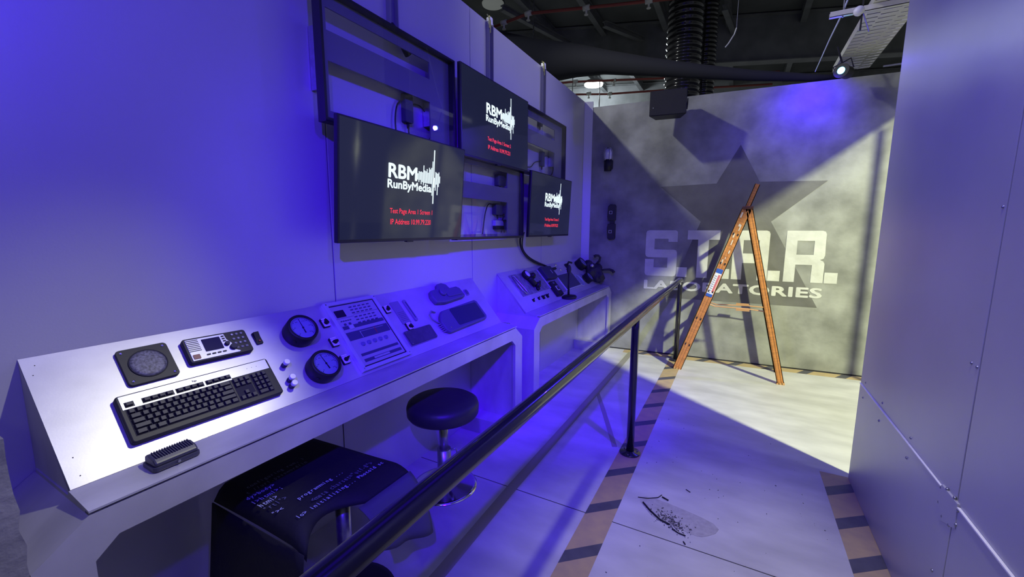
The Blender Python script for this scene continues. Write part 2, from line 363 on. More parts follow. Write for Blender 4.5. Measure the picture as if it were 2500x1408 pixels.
# ceiling
clm = M('dark_roof_sheet', (0.17, 0.18, 0.18), 0.8, var=0.3, scale=1.5)
ceil = struct('ceiling', MB().b2(-9, 9, -4, 18, 5.6, 5.7), clm)
bmm = M('dark_roof_steel', (0.26, 0.27, 0.28), 0.6, 0.2, var=0.3, scale=3)
def beam(p0, p1, wd, ht):
    p0 = Vector(p0); p1 = Vector(p1); d = p1-p0; L = d.length; a = math.atan2(d.y, d.x)
    m = T(*((p0+p1)/2)) @ Matrix.Rotation(a, 4, 'Z')
    mb = MB().box((0, 0, ht/2-0.008), (L, wd, 0.016)).box((0, 0, -ht/2+0.008), (L, wd, 0.016)).box((0, 0, 0), (L, 0.012, ht-0.03))
    part('beam', mb, bmm, ceil, M4=m)
beam((-8.5, 6.9, 5.15), (5.5, 11.8, 5.15), 0.22, 0.85)
beam((-8.5, 10.9, 5.15), (7.5, 16.0, 5.15), 0.22, 0.85)
beam((-8.5, 3.0, 5.15), (7.5, 7.9, 5.15), 0.22, 0.85)
for xx in (-6.4, -4.9, -3.65, -2.7, -1.55, -0.45, 0.8, 2.2):
    beam((xx, 5.0, 5.49), (xx-0.05, 16.5, 5.49), 0.10, 0.18)
for (xa, ya, xb, yb) in ((-3.9, 6.8, -3.3, 9.0), (-2.5, 8.2, -1.9, 9.4), (-0.5, 8.6, -0.3, 10.3)):
    beam((xa, ya, 5.3), (xb, yb, 5.3), 0.09, 0.1)
part('roof_light_panel', MB().b2(-3.0, -2.65, 10.9, 11.5, 5.585, 5.6), M('translucent_roof_panel', (0.5, 0.55, 0.5), 0.5, emit=(0.6, 0.7, 0.6), estr=0.18), ceil, label='pale square roof light')
for (xa, xb, ya, yb) in ((-4.6, -3.6, 10.2, 11.4), (-3.55, -3.1, 10.2, 11.2), (-6, -5, 10.3, 11.3)):
    part('roof_sheet', MB().b2(xa, xb, ya, yb, 5.56, 5.575), M('grey_roof_sheet', (0.22, 0.23, 0.24), 0.7), ceil)

# ================================================================ CONSOLES
def console(label, y0, y1, cat='control desk'):
    """y0..y1: extent of the top edge of the front frame"""
    t = thing('control_console', label, cat, T(-1.555, (y0+y1)/2, 0)); inv = T(1.555, -(y0+y1)/2, 0)
    o0, o1 = y0-0.105, y1+0.10
    def P(name, mb, mat=conm, **k):
        mb.v = [tuple(inv @ Vector(v)) for v in mb.v]; return part(name, mb, mat, t, **k)
    # slope panel
    s0, s1 = y0+0.004, y1+0.02
    th = SN*-0.014
    def q(x, z, y): return Vector((x, y, z))
    a = q(SA.x+0.001, SA.z, s0); b = q(SB.x, SB.z, s0); c = q(SB.x, SB.z, s1-0.01); d = q(SA.x+0.001, SA.z, s1+0.015)
    mb = MB(); vs = [a, b, c, d]+[v+th for v in (a, b, c, d)]
    vs[4].x = max(vs[4].x, -1.754); vs[7].x = max(vs[7].x, -1.754)
    mb.add(vs, [(0, 1, 2, 3), (7, 6, 5, 4), (0, 4, 5, 1), (1, 5, 6, 2), (2, 6, 7, 3), (3, 7, 4, 0)])
    P('sloped_panel', mb)
    P('ledge', MB().prism([(-1.479, 0.8245), (-1.353, 0.812), (-1.353, 0.8065), (-1.378, 0.8065), (-1.378, 0.799), (-1.74, 0.799), (-1.74, 0.8105), (-1.490, 0.8105)], y0, y1+0.012, 'y'))
    # front frame: apron with chamfered corners and two legs
    fr = [(o0, 0), (o0, 0.72), (y0, 0.809), (y1, 0.809), (o1, 0.72), (o1, 0), (o1-0.105, 0), (o1-0.105, 0.675), (o1-0.155, 0.718), (o0+0.155, 0.718), (o0+0.105, 0.675), (o0+0.105, 0)]
    mb = MB()
    xf, xb = -1.355, -1.375
    def quad(pts): mb.prism(pts, xb, xf, 'x')
    quad([(o0, 0), (o0, 0.72), (y0, 0.799), (o0+0.155, 0.718), (o0+0.105, 0.675), (o0+0.105, 0)])
    quad([(y0, 0.799), (y1, 0.799), (o1-0.155, 0.718), (o0+0.155, 0.718)])
    quad([(o1, 0), (o1-0.105, 0), (o1-0.105, 0.675), (o1-0.155, 0.718), (y1, 0.799), (o1, 0.72)])
    P('front_frame', mb)
    # end panels
    for s_, (oo, ii, yy) in enumerate(((o0, o0+0.09, y0), (o1, o1-0.09, y1))):
        sg = 1 if s_ == 0 else -1
        mb = MB().prism([(oo, 0), (oo, 0.72), (yy, 0.799), (yy+sg*0.03, 0.795), (ii, 0.70), (ii, 0)], -1.753, -1.375, 'x')
        e = [(-1.754, 0.794), (-1.754, 1.118), (-1.486, 0.816), (-1.486, 0.794)]
        mb.prism(e, yy+sg*0.004, yy+sg*0.016, 'y')
        P('end_panel', mb)
        P('plinth', MB().b2(-1.753, -1.368, min(ii, ii+sg*0.135), max(ii, ii+sg*0.135), 0, 0.115), bevel=0.002)
    for yy, dd in ((y0+0.03, 0.03), (y0+0.02, 0.06), (y0+0.03, 0.33), (y0+0.03, 0.385), (y1-0.02, 0.03), (y1-0.03, 0.385)):
        m = inv @ slope(yy, dd)
        o = part('screw', MB().lathe([(0.0016, 0), (0.0016, 0.0008), (0.0008, 0.001)], 8), gapm, t, M4=m)
    return t
console('long near sloping steel control desk with the keyboard and two big gauges', 0.322, 2.555)
console('far sloping steel control desk running into the star wall', 2.965, 4.995)

# ---------------------------------------------------------------- items on the near console
SL = 0.0005
# square dial instrument
t = thing('dial_instrument', 'square black instrument with a round cloudy dial at the near end of the desk', 'instrument', slope(0.586, 0.107, 0.0))
part('bezel', MB().rrect(0, 0, 0.136, 0.132, SL, 0.012, 0.012), blackm, t, bevel=0.0015)
dialm = M('cloudy_dial', (0.17, 0.17, 0.19), 0.55, 0.0, var=0.8, scale=140)
part('dial_face', MB().lathe([(0.048, 0.011), (0.048, 0.0135), (0.040, 0.0155), (0.02, 0.0165), (0.001, 0.017)], 40), dialm, t, smooth=True, label='round cloudy grey dial')
part('dial_rim', MB().lathe([(0.051, 0.011), (0.051, 0.0145), (0.0485, 0.0145), (0.0485, 0.011)], 40), blackm, t, smooth=True)
for sx in (-1, 1):
    for sy in (-1, 1): part('screw', MB().lathe([(0.0048, 0.011), (0.0045, 0.0135), (0.001, 0.015)], 12), chrome, t, smooth=True, M4=T(sx*0.055, sy*0.053, 0))
# marine radio
t = thing('marine_radio', 'silver and black handset radio panel with small screen and number buttons above the keyboard', 'radio', slope(0.797, 0.105, -0.03))
part('body', MB().rrect(0, 0, 0.212, 0.100, SL, 0.022, 0.010), blackm, t, bevel=0.003)
part('faceplate', MB().prism([(-0.098, 0.043), (0.028, 0.043), (0.030, 0.018), (0.042, -0.002), (0.042, -0.030), (0.060, -0.040), (0.055, -0.044), (-0.098, -0.044)], 0.021, 0.0245), silver, t, bevel=0.0008, label='silver faceplate')
for k in range(7): part('speaker_slot', MB().b2(-0.097, -0.060, 0.036-k*0.0072, 0.0385-k*0.0072, 0.0243, 0.0255), blackm, t)
part('screen', MB().rrect(-0.020, 0.009, 0.060, 0.052, 0.024, 0.0255, 0.002), M('dark_lcd', (0.01, 0.01, 0.016), 0.15), t, label='dark square screen')
rb = part('distress_button', MB().rrect(-0.083, -0.030, 0.021, 0.018, 0.024, 0.027, 0.002), M('dark_red_plastic', (0.16, 0.02, 0.03), 0.4), t, label='dark red button')
for k in range(4): part('button', MB().rrect(-0.046+k*0.0175, -0.030, 0.013, 0.0055, 0.024, 0.0265, 0.0025), blackm, t)
for k in range(3): part('button', MB().rrect(0.020+k*0.0004, 0.033-k*0.010, 0.010, 0.005, 0.024, 0.0265, 0.002), blackm, t)
for (kx, ky, kr) in ((0.024, -0.002, 0.0085), (0.040, -0.020, 0.0125)): part('knob', MB().lathe([(kr, 0.024), (kr*0.92, 0.034), (kr*0.8, 0.0355)], 24), rubber, t, smooth=True, M4=T(kx, ky, 0))
btm = M('grey_rubber_button', (0.11, 0.11, 0.13), 0.5)
for r in range(4):
    for c in range(3):
        if r == 3 and c == 1: pass
        part('number_button', MB().rrect(0.055+c*0.0165, 0.034-r*0.0195, 0.010, 0.0085, 0.0215, 0.0242, 0.0035), btm, t)
for c, ch in enumerate('123'): text('button_digit', ch, (0.0535+c*0.0165, 0.031, 0.0565+c*0.0165, 0.037), silver, t, z=0.0244)
for c, ch in enumerate('456'): text('button_digit', ch, (0.0535+c*0.0165, 0.0115, 0.0565+c*0.0165, 0.0175), silver, t, z=0.0244)
for c, ch in enumerate('789'): text('button_digit', ch, (0.0535+c*0.0165, -0.008, 0.0565+c*0.0165, -0.002), silver, t, z=0.0244)
# rocker switch
t = thing('rocker_switch', 'small black rocker switch with a red mark right of the handset radio', 'switch', slope(0.944, 0.103, 0.0))
part('housing', MB().rrect(0, 0, 0.026, 0.056, SL, 0.007, 0.005), blackm, t, bevel=0.001)
part('rocker', MB().prism([(-0.025, 0.006), (0.0, 0.011), (0.025, 0.017), (0.025, 0.005), (-0.025, 0.005)], -0.010, 0.010, 'x'), blackm, t, bevel=0.001)
part('mark', MB().prism([(-0.004, -0.018), (0.004, -0.018), (0, -0.010)], 0.0115, 0.0125), M('red_mark', (0.5, 0.05, 0.03), 0.5), t, label='small red triangle')
# keyboard
t = thing('keyboard', 'black and silver computer keyboard lying across the near desk', 'keyboard', slope(0.696, 0.281, -0.012))
KW, KH = 0.456, 0.158
part('case', MB().rrect(0, 0, KW, KH, SL, 0.022, 0.010), blackm, t, bevel=0.004)
mb = MB()
mb.b2(-0.220, 0.220, 0.052, 0.074, 0.0215, 0.0235)            # top band
for (a, b) in ((-0.220, -0.213), (-0.190, -0.171), (-0.088, -0.083), (-0.002, 0.003), (0.083, 0.220)): mb.b2(a, b, 0.034, 0.052, 0.0215, 0.0235)
mb.b2(-0.220, 0.083, 0.029, 0.034, 0.0215, 0.0235)
part('top_plate', mb, silver, t, label='silver top plate')
text('badge', 'hp', (-0.030, 0.057, -0.018, 0.066), blackm, t, z=0.0238, bold=0.03)
for k in range(3): part('indicator_light', MB().cyl((0.145+k*0.017, 0.055, 0.0235), (0.145+k*0.017, 0.055, 0.0242), 0.0012, n=8), blackm, t)
def key(x0, x1, yc, h=0.0165):
    w2 = (x1-x0-0.0022)/2; c = (x0+x1)/2; hh = h/2
    mb = MB(); b = [(c-w2, yc-hh), (c+w2, yc-hh), (c+w2, yc+hh), (c-w2, yc+hh)]; ti = 0.0024
    tp = [(c-w2+ti, yc-hh+ti), (c+w2-ti, yc-hh+ti), (c+w2-ti, yc+hh-ti*0.6), (c-w2+ti, yc+hh-ti*0.6)]
    mb.add([(a_, b_, 0.0215) for a_, b_ in b]+[(a_, b_, 0.0300) for a_, b_ in tp], [(0, 1, 5, 4), (1, 2, 6, 5), (2, 3, 7, 6), (3, 0, 4, 7), (4, 5, 6, 7)])
    part('key', mb, keym, t, bevel=0.0006)
for (q0, q1) in ((-0.2150, 0.0740), (0.0785, 0.1375), (0.1405, 0.2000)): part('key_well', MB().b2(q0, q1, -0.0610, 0.0290, 0.0213, 0.0223), gapm, t)
u = 0.0190; X0 = -0.213
key(X0, X0+0.021, 0.0435, 0.0135)
for g, gx in enumerate((-0.169, -0.081, 0.005)):
    for k in range(4): key(gx+k*0.0195, gx+(k+1)*0.0195, 0.0435, 0.0135)
for k in range(3): key(0.0, 0.0, 0, 0) if False else None
rows = [(0.0190, [1]*13+[2]), (0.0015, [1.5]+[1]*12+[1.5]), (-0.0160, [1.75]+[1]*11+[2.25]), (-0.0335, [2.25]+[1]*10+[2.75]), (-0.0510, [1.5, 1.1, 1.4, 6, 1.25, 1.25, 1.25, 1.25])]
for yc, ws in rows:
    xx = X0
    for wd in ws: key(xx, xx+wd*u, yc); xx += wd*u
nx = X0+15*u+0.008
for c in range(3):
    key(nx+c*u, nx+(c+1)*u, 0.019); key(nx+c*u, nx+(c+1)*u, 0.0015); key(nx+c*u, nx+(c+1)*u, -0.051)
key(nx+u, nx+2*u, -0.0335)
px = nx+3*u+0.007
for r, yc in enumerate((0.019, 0.0015, -0.016, -0.0335)):
    for c in range(3): key(px+c*0.0180, px+(c+1)*0.0180, yc)
key(px, px+2*0.018, -0.051); key(px+2*0.018, px+3*0.018, -0.051)
# foot-pedal like ribbed block on the ledge
t = thing('ribbed_pedal', 'black ribbed pedal lying on the front ledge below the keyboard', 'pedal', frame((-1.428, 0.527, 0.8195), (0, 1, 0), (-1, 0, 0), (0, 0, 1)) @ Matrix.Rotation(0.02, 4, 'Z'))
grey2 = M('grey_blue_plastic', (0.04, 0.04, 0.06), 0.35)
part('base', MB().rrect(0, 0, 0.118, 0.074, 0.0, 0.013, 0.012), grey2, t, bevel=0.002)
part('tread', MB().prism([(-0.033, 0.012), (0.031, 0.012), (0.028, 0.034), (0.006, 0.040), (-0.022, 0.034), (-0.034, 0.024)], -0.054, 0.054, 'x'), grey2, t, bevel=0.005)
for k in range(15): part('rib', MB().box((-0.044+k*0.0063, -0.0075, 0.0385), (0.0026, 0.034, 0.0050), Matrix.Rotation(0.20, 3, 'X')), grey2, t)
part('hinge_pin', MB().cyl((0.0, -0.036, 0.009), (0.0, -0.042, 0.009), 0.004, n=12), steel, t)
# pressure gauges
def gauge(label, y, d, r, M4=None, needle=0.3, depth=0.062):
    t = thing('pressure_gauge', label, 'gauge', M4 or slope(y, d), 'round gauges')
    part('housing', MB().lathe([(r*0.96, SL), (r*1.0, 0.004), (r*1.0, depth-0.006), (r*0.97, depth), (r*0.82, depth), (r*0.80, depth-0.006)], 48), blackm, t, smooth=True)
    part('dial_face', MB().lathe([(r*0.80, depth-0.007), (r*0.80, depth-0.0050)], 48), M('gauge_white', (0.36, 0.36, 0.40), 0.4), t, label='pale dial face')
    mb = MB()
    for i in range(31):
        a = math.radians(225-270*i/30); l = 0.10 if i % 5 == 0 else 0.05
        rot = Matrix.Rotation(a, 3, 'Z'); mb.box(rot @ Vector((r*(0.72-l/2), 0, depth-0.0047)), (r*l, 0.0012 if i % 5 else 0.002, 0.0006), rot)
    rot = Matrix.Rotation(0, 3, 'Z')
    for i in range(24):
        a = math.radians(225-270*i/23); rr = Matrix.Rotation(a, 3, 'Z'); mb.box(rr @ Vector((r*0.74, 0, depth-0.0047)), (0.001, r*0.20, 0.0005), rr)
    part('scale_marks', mb, gapm, t)
    for i, ch in enumerate(('0', '40', '80', '120', '160', '200')):
        a = math.radians(225-270*i/5); text('scale_number', ch, (r*0.54*math.cos(a)-0.003*len(ch)*0.8, r*0.54*math.sin(a)-0.0025, r*0.54*math.cos(a)+0.003*len(ch)*0.8, r*0.54*math.sin(a)+0.0025), gapm, t, z=depth-0.0046)
    rot = Matrix.Rotation(PI/2+needle, 3, 'Z')
    part('needle', MB().prism([tuple((rot @ Vector(p)).xy) for p in ((-r*0.40, 0.003, 0), (-r*0.40, -0.003, 0), (0, -0.0016, 0), (r*0.70, -0.0007, 0), (r*0.70, 0.0007, 0), (0, 0.0016, 0))], depth-0.0042, depth-0.0032), gapm, t)
    part('needle_hub', MB().lathe([(0.004, depth-0.006), (0.004, depth-0.002)], 16), blackm, t)
    part('cover_glass', MB().lathe([(r*0.80, depth-0.0015), (r*0.80, depth-0.001)], 32), glass, t)
    part('bolt', MB().lathe([(0.006, 0), (0.005, 0.003), (0.001, 0.004)], 10), blackm, t, M4=frame((-r*0.75, -r*0.68, 0.03), (1, -1, 0), (0, 0, 1), (-0.74, -0.67, 0)))
    return t
gauge('upper of the two big round pressure gauges on the near desk, nearer the wall', 1.108, 0.128, 0.066, needle=0.0)
gauge('lower of the two big round pressure gauges on the near desk, by the push knobs', 1.116, 0.318, 0.066, needle=0.12)
# toggle knobs
for (y, d, lb) in ((0.985, 0.250, 'small chrome push knob standing alone, the uppermost of three beside the keyboard'), (0.975, 0.318, 'small chrome push knob, middle of the three beside the keyboard'), (0.970, 0.345, 'small chrome push knob, lowest of the three beside the keyboard')):
    t = thing('push_knob', lb, 'knob', slope(y, d), 'chrome push knobs by the keyboard')
    part('collar', MB().lathe([(0.0115, SL), (0.0115, 0.010), (0.008, 0.013)], 24), M('dark_steel', (0.05, 0.05, 0.09), 0.35, 0.6), t, smooth=True, label='dark collar')
    part('cap', MB().lathe([(0.006, 0.012), (0.006, 0.020), (0.0115, 0.022), (0.0118, 0.034), (0.0105, 0.0365)], 24), M('pale_metal_cap', (0.80, 0.80, 0.84), 0.3, 0.4), t, smooth=True, label='pale cap')
# rotary selector switches
def selector(label, y, d, ang, M4=None):
    t = thing('selector_switch', label, 'switch', M4 or slope(y, d), 'rotary selector switches')
    part('plate', MB().rrect(0, 0, 0.036, 0.048, SL, 0.012, 0.004), blackm, t, bevel=0.001)
    part('legend_plate', MB().rrect(0.001, -0.004, 0.033, 0.036, 0.012, 0.0135, 0.004), white, t, label='white legend plate')
    part('legend_strip', MB().rrect(0.001, 0.019, 0.031, 0.007, 0.012, 0.0135, 0.0015), white, t, label='white strip')
    mb = MB().lathe([(0.0105, 0.013), (0.0105, 0.017), (0.009, 0.020)], 24)
    mb.prism([(-0.010, -0.0055), (0.003, -0.006), (0.0165, -0.002), (0.0165, 0.002), (0.003, 0.006), (-0.010, 0.0055)], 0.016, 0.029)
    part('lever', mb, blackm, t, bevel=0.001, M4=T(0.001, -0.003, 0) @ Matrix.Rotation(ang, 4, 'Z'))
    return t
selector('white and black selector switch right of the upper big gauge', 1.256, 0.104, PI/2+0.15)
selector('white and black selector switch between gauges and keypad panel, middle of three', 1.244, 0.211, PI-0.15)
selector('white and black selector switch touching the lower big gauge', 1.246, 0.309, 0.35)
selector('white and black selector switch just right of the framed keypad panel, nearer the wall', 1.646, 0.107, PI/2)
selector('white and black selector switch at the corner of the dark screwed name plate', 1.722, 0.241, -1.2)
# framed keypad panel
t = thing('keypad_panel', 'large framed metal panel of small keys, meters and sliders on the near desk', 'control panel', slope(1.450, 0.203, 0.0))
pw, ph = 0.300, 0.392
pm = M('grey_purple_panel', (0.42, 0.42, 0.46), 0.4, 0.2)
part('plate', MB().b2(-pw/2, pw/2, -ph/2, ph/2, SL, 0.014), pm, t)
mb = MB()
for s in (-1, 1):
    mb.b2(s*pw/2-0.010, s*pw/2+0.010, -ph/2, ph/2, 0.0, 0.022); mb.b2(-pw/2, pw/2, s*(ph/2-0.009)-0.009, s*(ph/2-0.009)+0.009, 0.0, 0.020)
part('frame', mb, silver, t, bevel=0.0015, label='bright metal frame')
mb = MB()
for s_ in (-1, 1): mb.b2(s_*0.1375-0.0025, s_*0.1375+0.0025, -0.175, 0.175, 0.0138, 0.0150).b2(-0.137, 0.137, s_*0.1735-0.0025, s_*0.1735+0.0025, 0.0138, 0.0150)
part('frame_groove', mb, gapm, t)
part('display', MB().rrect(-0.098, 0.125, 0.055, 0.040, 0.0135, 0.016, 0.002), M('dark_lcd'), t, label='small dark display')
kdark = M('dark_slot', (0.06, 0.06, 0.12), 0.4)
for r in range(6):
    for c in range(5): part('key', MB().rrect(-0.022+c*0.028, 0.152-r*0.0175-(0.008 if r > 2 else 0), 0.017, 0.0055, 0.0135, 0.0165, 0.0015), kdark, t)
for k in range(5): part('key', MB().rrect(-0.115+k*0.013, 0.082, 0.009, 0.005, 0.0135, 0.0165, 0.0015), kdark, t)
for k in range(2): part('key', MB().rrect(-0.105+k*0.028, 0.062, 0.013, 0.012, 0.0135, 0.0165, 0.003), kdark, t)
part('slot', MB().b2(-0.128, 0.128, 0.034, 0.053, 0.0135, 0.0155), kdark, t)
part('slider', MB().rrect(-0.082, 0.041, 0.026, 0.022, 0.0135, 0.020, 0.002), silver, t)
part('meter_window', MB().b2(-0.130, 0.130, -0.030, 0.016, 0.0135, 0.0155), kdark, t, label='dark meter window')
part('meter_needle', MB().b2(0.040, 0.043, -0.024, 0.012, 0.0155, 0.0165), M('red_mark'), t, label='red needle')
part('meter_mark', MB().b2(-0.052, -0.050, -0.028, 0.010, 0.0155, 0.0162).b2(-0.05, 0.10, 0.006, 0.0075, 0.0155, 0.0162), silver, t)
for k in range(5): part('knob', MB().lathe([(0.0115, 0.0135), (0.0115, 0.016), (0.0085, 0.0175), (0.0085, 0.0225)], 20), M('grey_knob', (0.16, 0.16, 0.30), 0.4), t, smooth=True, M4=T(-0.075+k*0.037, -0.062, 0))
part('slot', MB().b2(-0.118, 0.122, -0.122, -0.108, 0.0135, 0.0155), kdark, t)
part('slot', MB().b2(-0.118, 0.122, -0.155, -0.139, 0.0135, 0.0155), kdark, t)
part('slider', MB().rrect(-0.010, -0.147, 0.10, 0.010, 0.0150, 0.0165, 0.002), pm, t)
for sx in (-1, 1):
    for sy in (-1, 1): part('screw', MB().lathe([(0.004, 0.0), (0.0035, 0.0025), (0.001, 0.003)], 10), chrome, t, M4=T(sx*pw/2, sy*(ph/2-0.012), 0.022))
part('seam_line', MB().b2(-0.03, 0.135, 0.1075, 0.1090, 0.0135, 0.0145).b2(-0.135, -0.03, 0.098, 0.0995, 0.0135, 0.0145), kdark, t)
# items right of the keypad panel
bluish = M('mid_grey_plastic', (0.20, 0.20, 0.24), 0.45)
t = thing('name_plate', 'dark rectangular plate with four corner screws in the lower middle of the near desk', 'plate', slope(1.765, 0.311))
part('plate', MB().rrect(0, 0, 0.215, 0.088, SL, 0.014, 0.008), M('dark_grey_plate', (0.07, 0.07, 0.09), 0.5, var=0.3, scale=40), t, bevel=0.001)
part('border', MB().rrect(0, 0, 0.222, 0.096, SL, 0.006, 0.010), bluish, t)
for sx in (-1, 1):
    for sy in (-1, 1): part('screw', MB().lathe([(0.0035, 0.0), (0.003, 0.002), (0.001, 0.0025)], 10), chrome, t, M4=T(sx*0.098, sy*0.036, 0.014))
t = thing('speaker_card', 'thin rectangular perforated card between selector switches on the near desk', 'card', slope(1.727, 0.143))
part('card', MB().rrect(0, 0, 0.066, 0.150, SL, 0.006, 0.004), bluish, t)
mb = MB()
for r in range(6):
    for c in range(5): mb.cyl((-0.020+c*0.010, -0.055+r*0.011, 0.006), (-0.020+c*0.010, -0.055+r*0.011, 0.0066), 0.0022, n=8)
part('perforation', mb, gapm, t)
t = thing('upright_handle', 'narrow vertical rounded handle right of the perforated card', 'handle', slope(1.802, 0.145, 0.02))
part('grip', MB().rrect(0, 0, 0.022, 0.150, SL, 0.013, 0.010), bluish, t, bevel=0.002)
part('groove', MB().rrect(0, 0.0, 0.008, 0.115, 0.013, 0.0138, 0.0035), kdark, t)
dk = M('deep_grey_plastic', (0.09, 0.09, 0.14), 0.45)
t = thing('binocular_casing', 'dark lumpy casing with a rounded bump, upper right of the near desk', 'instrument', slope(2.19, 0.105))
part('body', MB().prism([(-0.165, -0.045), (-0.175, 0.010), (-0.150, 0.050), (-0.075, 0.055), (-0.055, 0.088), (-0.010, 0.092), (0.030, 0.075), (0.040, 0.042), (0.115, 0.045), (0.140, 0.025), (0.150, -0.040), (0.120, -0.048), (-0.08, -0.058)], SL, 0.034), dk, t, bevel=0.009)
part('ridge', MB().rrect(0.045, 0.0, 0.16, 0.055, 0.033, 0.042, 0.014), dk, t, bevel=0.003)
part('knob', MB().lathe([(0.026, 0.03), (0.026, 0.048), (0.020, 0.052)], 24), dk, t, smooth=True, M4=T(-0.065, 0.015, 0))
t = thing('tablet_casing', 'large dark rounded rectangular casing in the lower right of the near desk', 'instrument', slope(2.185, 0.272))
part('body', MB().prism([(-0.20, 0.035), (-0.165, 0.062), (0.215, 0.080), (0.235, 0.065), (0.236, -0.060), (0.215, -0.080), (-0.20, -0.092), (-0.225, -0.070), (-0.230, -0.005)], SL, 0.028), dk, t, bevel=0.008)
part('screen', MB().rrect(0.055, -0.004, 0.30, 0.125, 0.0275, 0.030, 0.012), M('deep_screen', (0.03, 0.03, 0.07), 0.25), t)
part('strap_loop', MB().tube([(-0.205, 0.07, 0.01), (-0.235, 0.085, 0.014), (-0.262, 0.065, 0.014), (-0.262, 0.03, 0.012), (-0.235, 0.0, 0.01), (-0.20, -0.01, 0.01)], 0.0045, 8), bluish, t, smooth=True)
for k in range(5): part('rib', MB().box((-0.236+k*0.002, -0.018-k*0.013, 0.012), (0.022, 0.005, 0.012)), bluish, t)
part('screw', MB().lathe([(0.005, 0.028), (0.003, 0.031)], 10), chrome, t, M4=T(-0.175, -0.06, 0))
t = thing('square_button', 'small square button at the right end of the near desk beside the lumpy casing', 'button', slope(2.408, 0.112))
part('base', MB().rrect(0, 0, 0.036, 0.050, SL, 0.008, 0.008), bluish, t, bevel=0.001)
part('cap', MB().rrect(0, 0, 0.024, 0.034, 0.008, 0.014, 0.006), dk, t, bevel=0.001)
solo('carabiner', 'small metal ring clip lying at the near corner of the far desk', 'clip', MB().tube([(0.03*math.cos(a)*0.45, 0.03*math.sin(a), 0.004) for a in [2*PI*i/24 for i in range(25)]], 0.0025, 6, caps=False), chrome, frame((-1.46, 2.60, 0.829), (0, 1, 0), (-1, 0, 0), (0, 0, 1)) @ T(0, 0, -0.018), smooth=True)

# ---------------------------------------------------------------- items on the far console
t = thing('instrument_plate', 'blotchy metal plate with a steel pull handle, near end of the far desk', 'control panel', slope(3.385, 0.160))
part('plate', MB().rrect(0, 0, 0.58, 0.225, SL, 0.008, 0.006), M('blotchy_plate', (0.34, 0.34, 0.38), 0.4, 0.4, var=0.5, scale=30), t, bevel=0.001)
part('pull_handle', MB().tube([(-0.24, 0.095, 0.01), (-0.235, 0.09, 0.022), (-0.21, -0.06, 0.022), (-0.205, -0.095, 0.02), (-0.235, -0.100, 0.02), (-0.262, -0.06, 0.022), (-0.262, 0.06, 0.022), (-0.24, 0.095, 0.01)], 0.006, 8, caps=False), steel, t, smooth=True, label='looped steel pull handle')
part('edge_strip', MB().b2(0.282, 0.292, -0.1125, 0.1125, 0, 0.014), silver, t)
part('valve', MB().ball((0.04, -0.055, 0.03), 0.030, 12, 8).tube([(0.04, -0.05, 0.03), (0.10, -0.045, 0.03), (0.15, -0.02, 0.02)], 0.009, 8).cyl((0.02, -0.085, 0.008), (0.02, -0.085, 0.03), 0.018), blackm, t, smooth=True, label='dark valve with a side lever')
part('gauge_head', MB().lathe([(0.030, 0.008), (0.032, 0.02), (0.020, 0.045), (0.012, 0.05)], 20), blackm, t, smooth=True, M4=T(0.09, 0.055, 0), label='dark round head')
t = thing('torch', 'black torch with a pale round lens fixed on the blotchy metal plate', 'torch', slope(3.352, 0.125, -0.06, 0.0085))
part('barrel', MB().tube([(0.03, -0.085, 0.024), (0.01, -0.02, 0.024), (0.0, 0.0, 0.026)], [0.024, 0.024, 0.026], 20), blackm, t, smooth=True)
part('head', MB().lathe([(0.034, 0.0), (0.046, 0.012), (0.046, 0.038), (0.040, 0.042)], 28), blackm, t, smooth=True, M4=T(-0.005, 0.035, 0))
part('lens', MB().lathe([(0.034, 0.041), (0.030, 0.045), (0.001, 0.047)], 24), M('pale_lens', (0.55, 0.55, 0.6), 0.2), t, smooth=True, M4=T(-0.005, 0.035, 0), label='pale lens')
for (y, n_) in ((3.20, 'nearest'), (3.31, 'second nearest'), (3.415, 'second farthest'), (3.505, 'farthest')):
    t = thing('toggle_switch', n_+' of the four small toggle switches below the torch on the far desk', 'switch', slope(y, 0.335), 'toggle switches on the far desk')
    part('plate', MB().rrect(0, 0, 0.045, 0.040, SL, 0.004, 0.003), silver if y < 3.35 else blackm, t)
    part('body', MB().rrect(0.002, 0, 0.026, 0.028, 0.004, 0.011, 0.003), blackm, t)
    part('toggle', MB().cyl((0, 0, 0.01), (0.004, 0.010, 0.026), 0.004, 0.006, 10), blackm, t, smooth=True)
t = thing('junction_box', 'dark box with a vertical bright mark near the wall on the far desk', 'box', slope(3.80, 0.118, -0.05))
part('body', MB().rrect(0, 0, 0.24, 0.145, SL, 0.050, 0.012), M('dark_blue_black', (0.03, 0.03, 0.06), 0.5), t, bevel=0.004)
part('label_strip', MB().b2(0.045, 0.057, -0.022, 0.022, 0.050, 0.0508), silver, t)
t = thing('handheld_radio', 'black handheld radio with a small bright window on the lower middle of the far desk', 'radio', slope(3.735, 0.300, -0.06))
part('body', MB().rrect(0, 0, 0.115, 0.165, SL, 0.038, 0.014), blackm, t, bevel=0.004)
part('window', MB().rrect(0.005, -0.005, 0.058, 0.052, 0.0375, 0.040, 0.004), M('pale_window', (0.42, 0.42, 0.46), 0.3), t, label='small pale window')
part('window_inset', MB().rrect(0.012, -0.005, 0.032, 0.036, 0.0395, 0.041, 0.004), blackm, t)
part('knob', MB().lathe([(0.012, 0.037), (0.011, 0.048), (0.008, 0.050)], 16), btm, t, smooth=True, M4=T(-0.02, 0.055, 0))
t = thing('tilted_screen', 'wide framed flat screen behind the desk microphone on the far desk', 'screen', slope(4.19, 0.253))
part('frame', MB().b2(-0.225, 0.225, -0.10, 0.10, SL, 0.016), silver, t, bevel=0.002)
part('display', MB().b2(-0.210, 0.210, -0.088, 0.088, 0.015, 0.018), M('dim_screen', (0.06, 0.06, 0.10), 0.25), t, label='dim dark display')
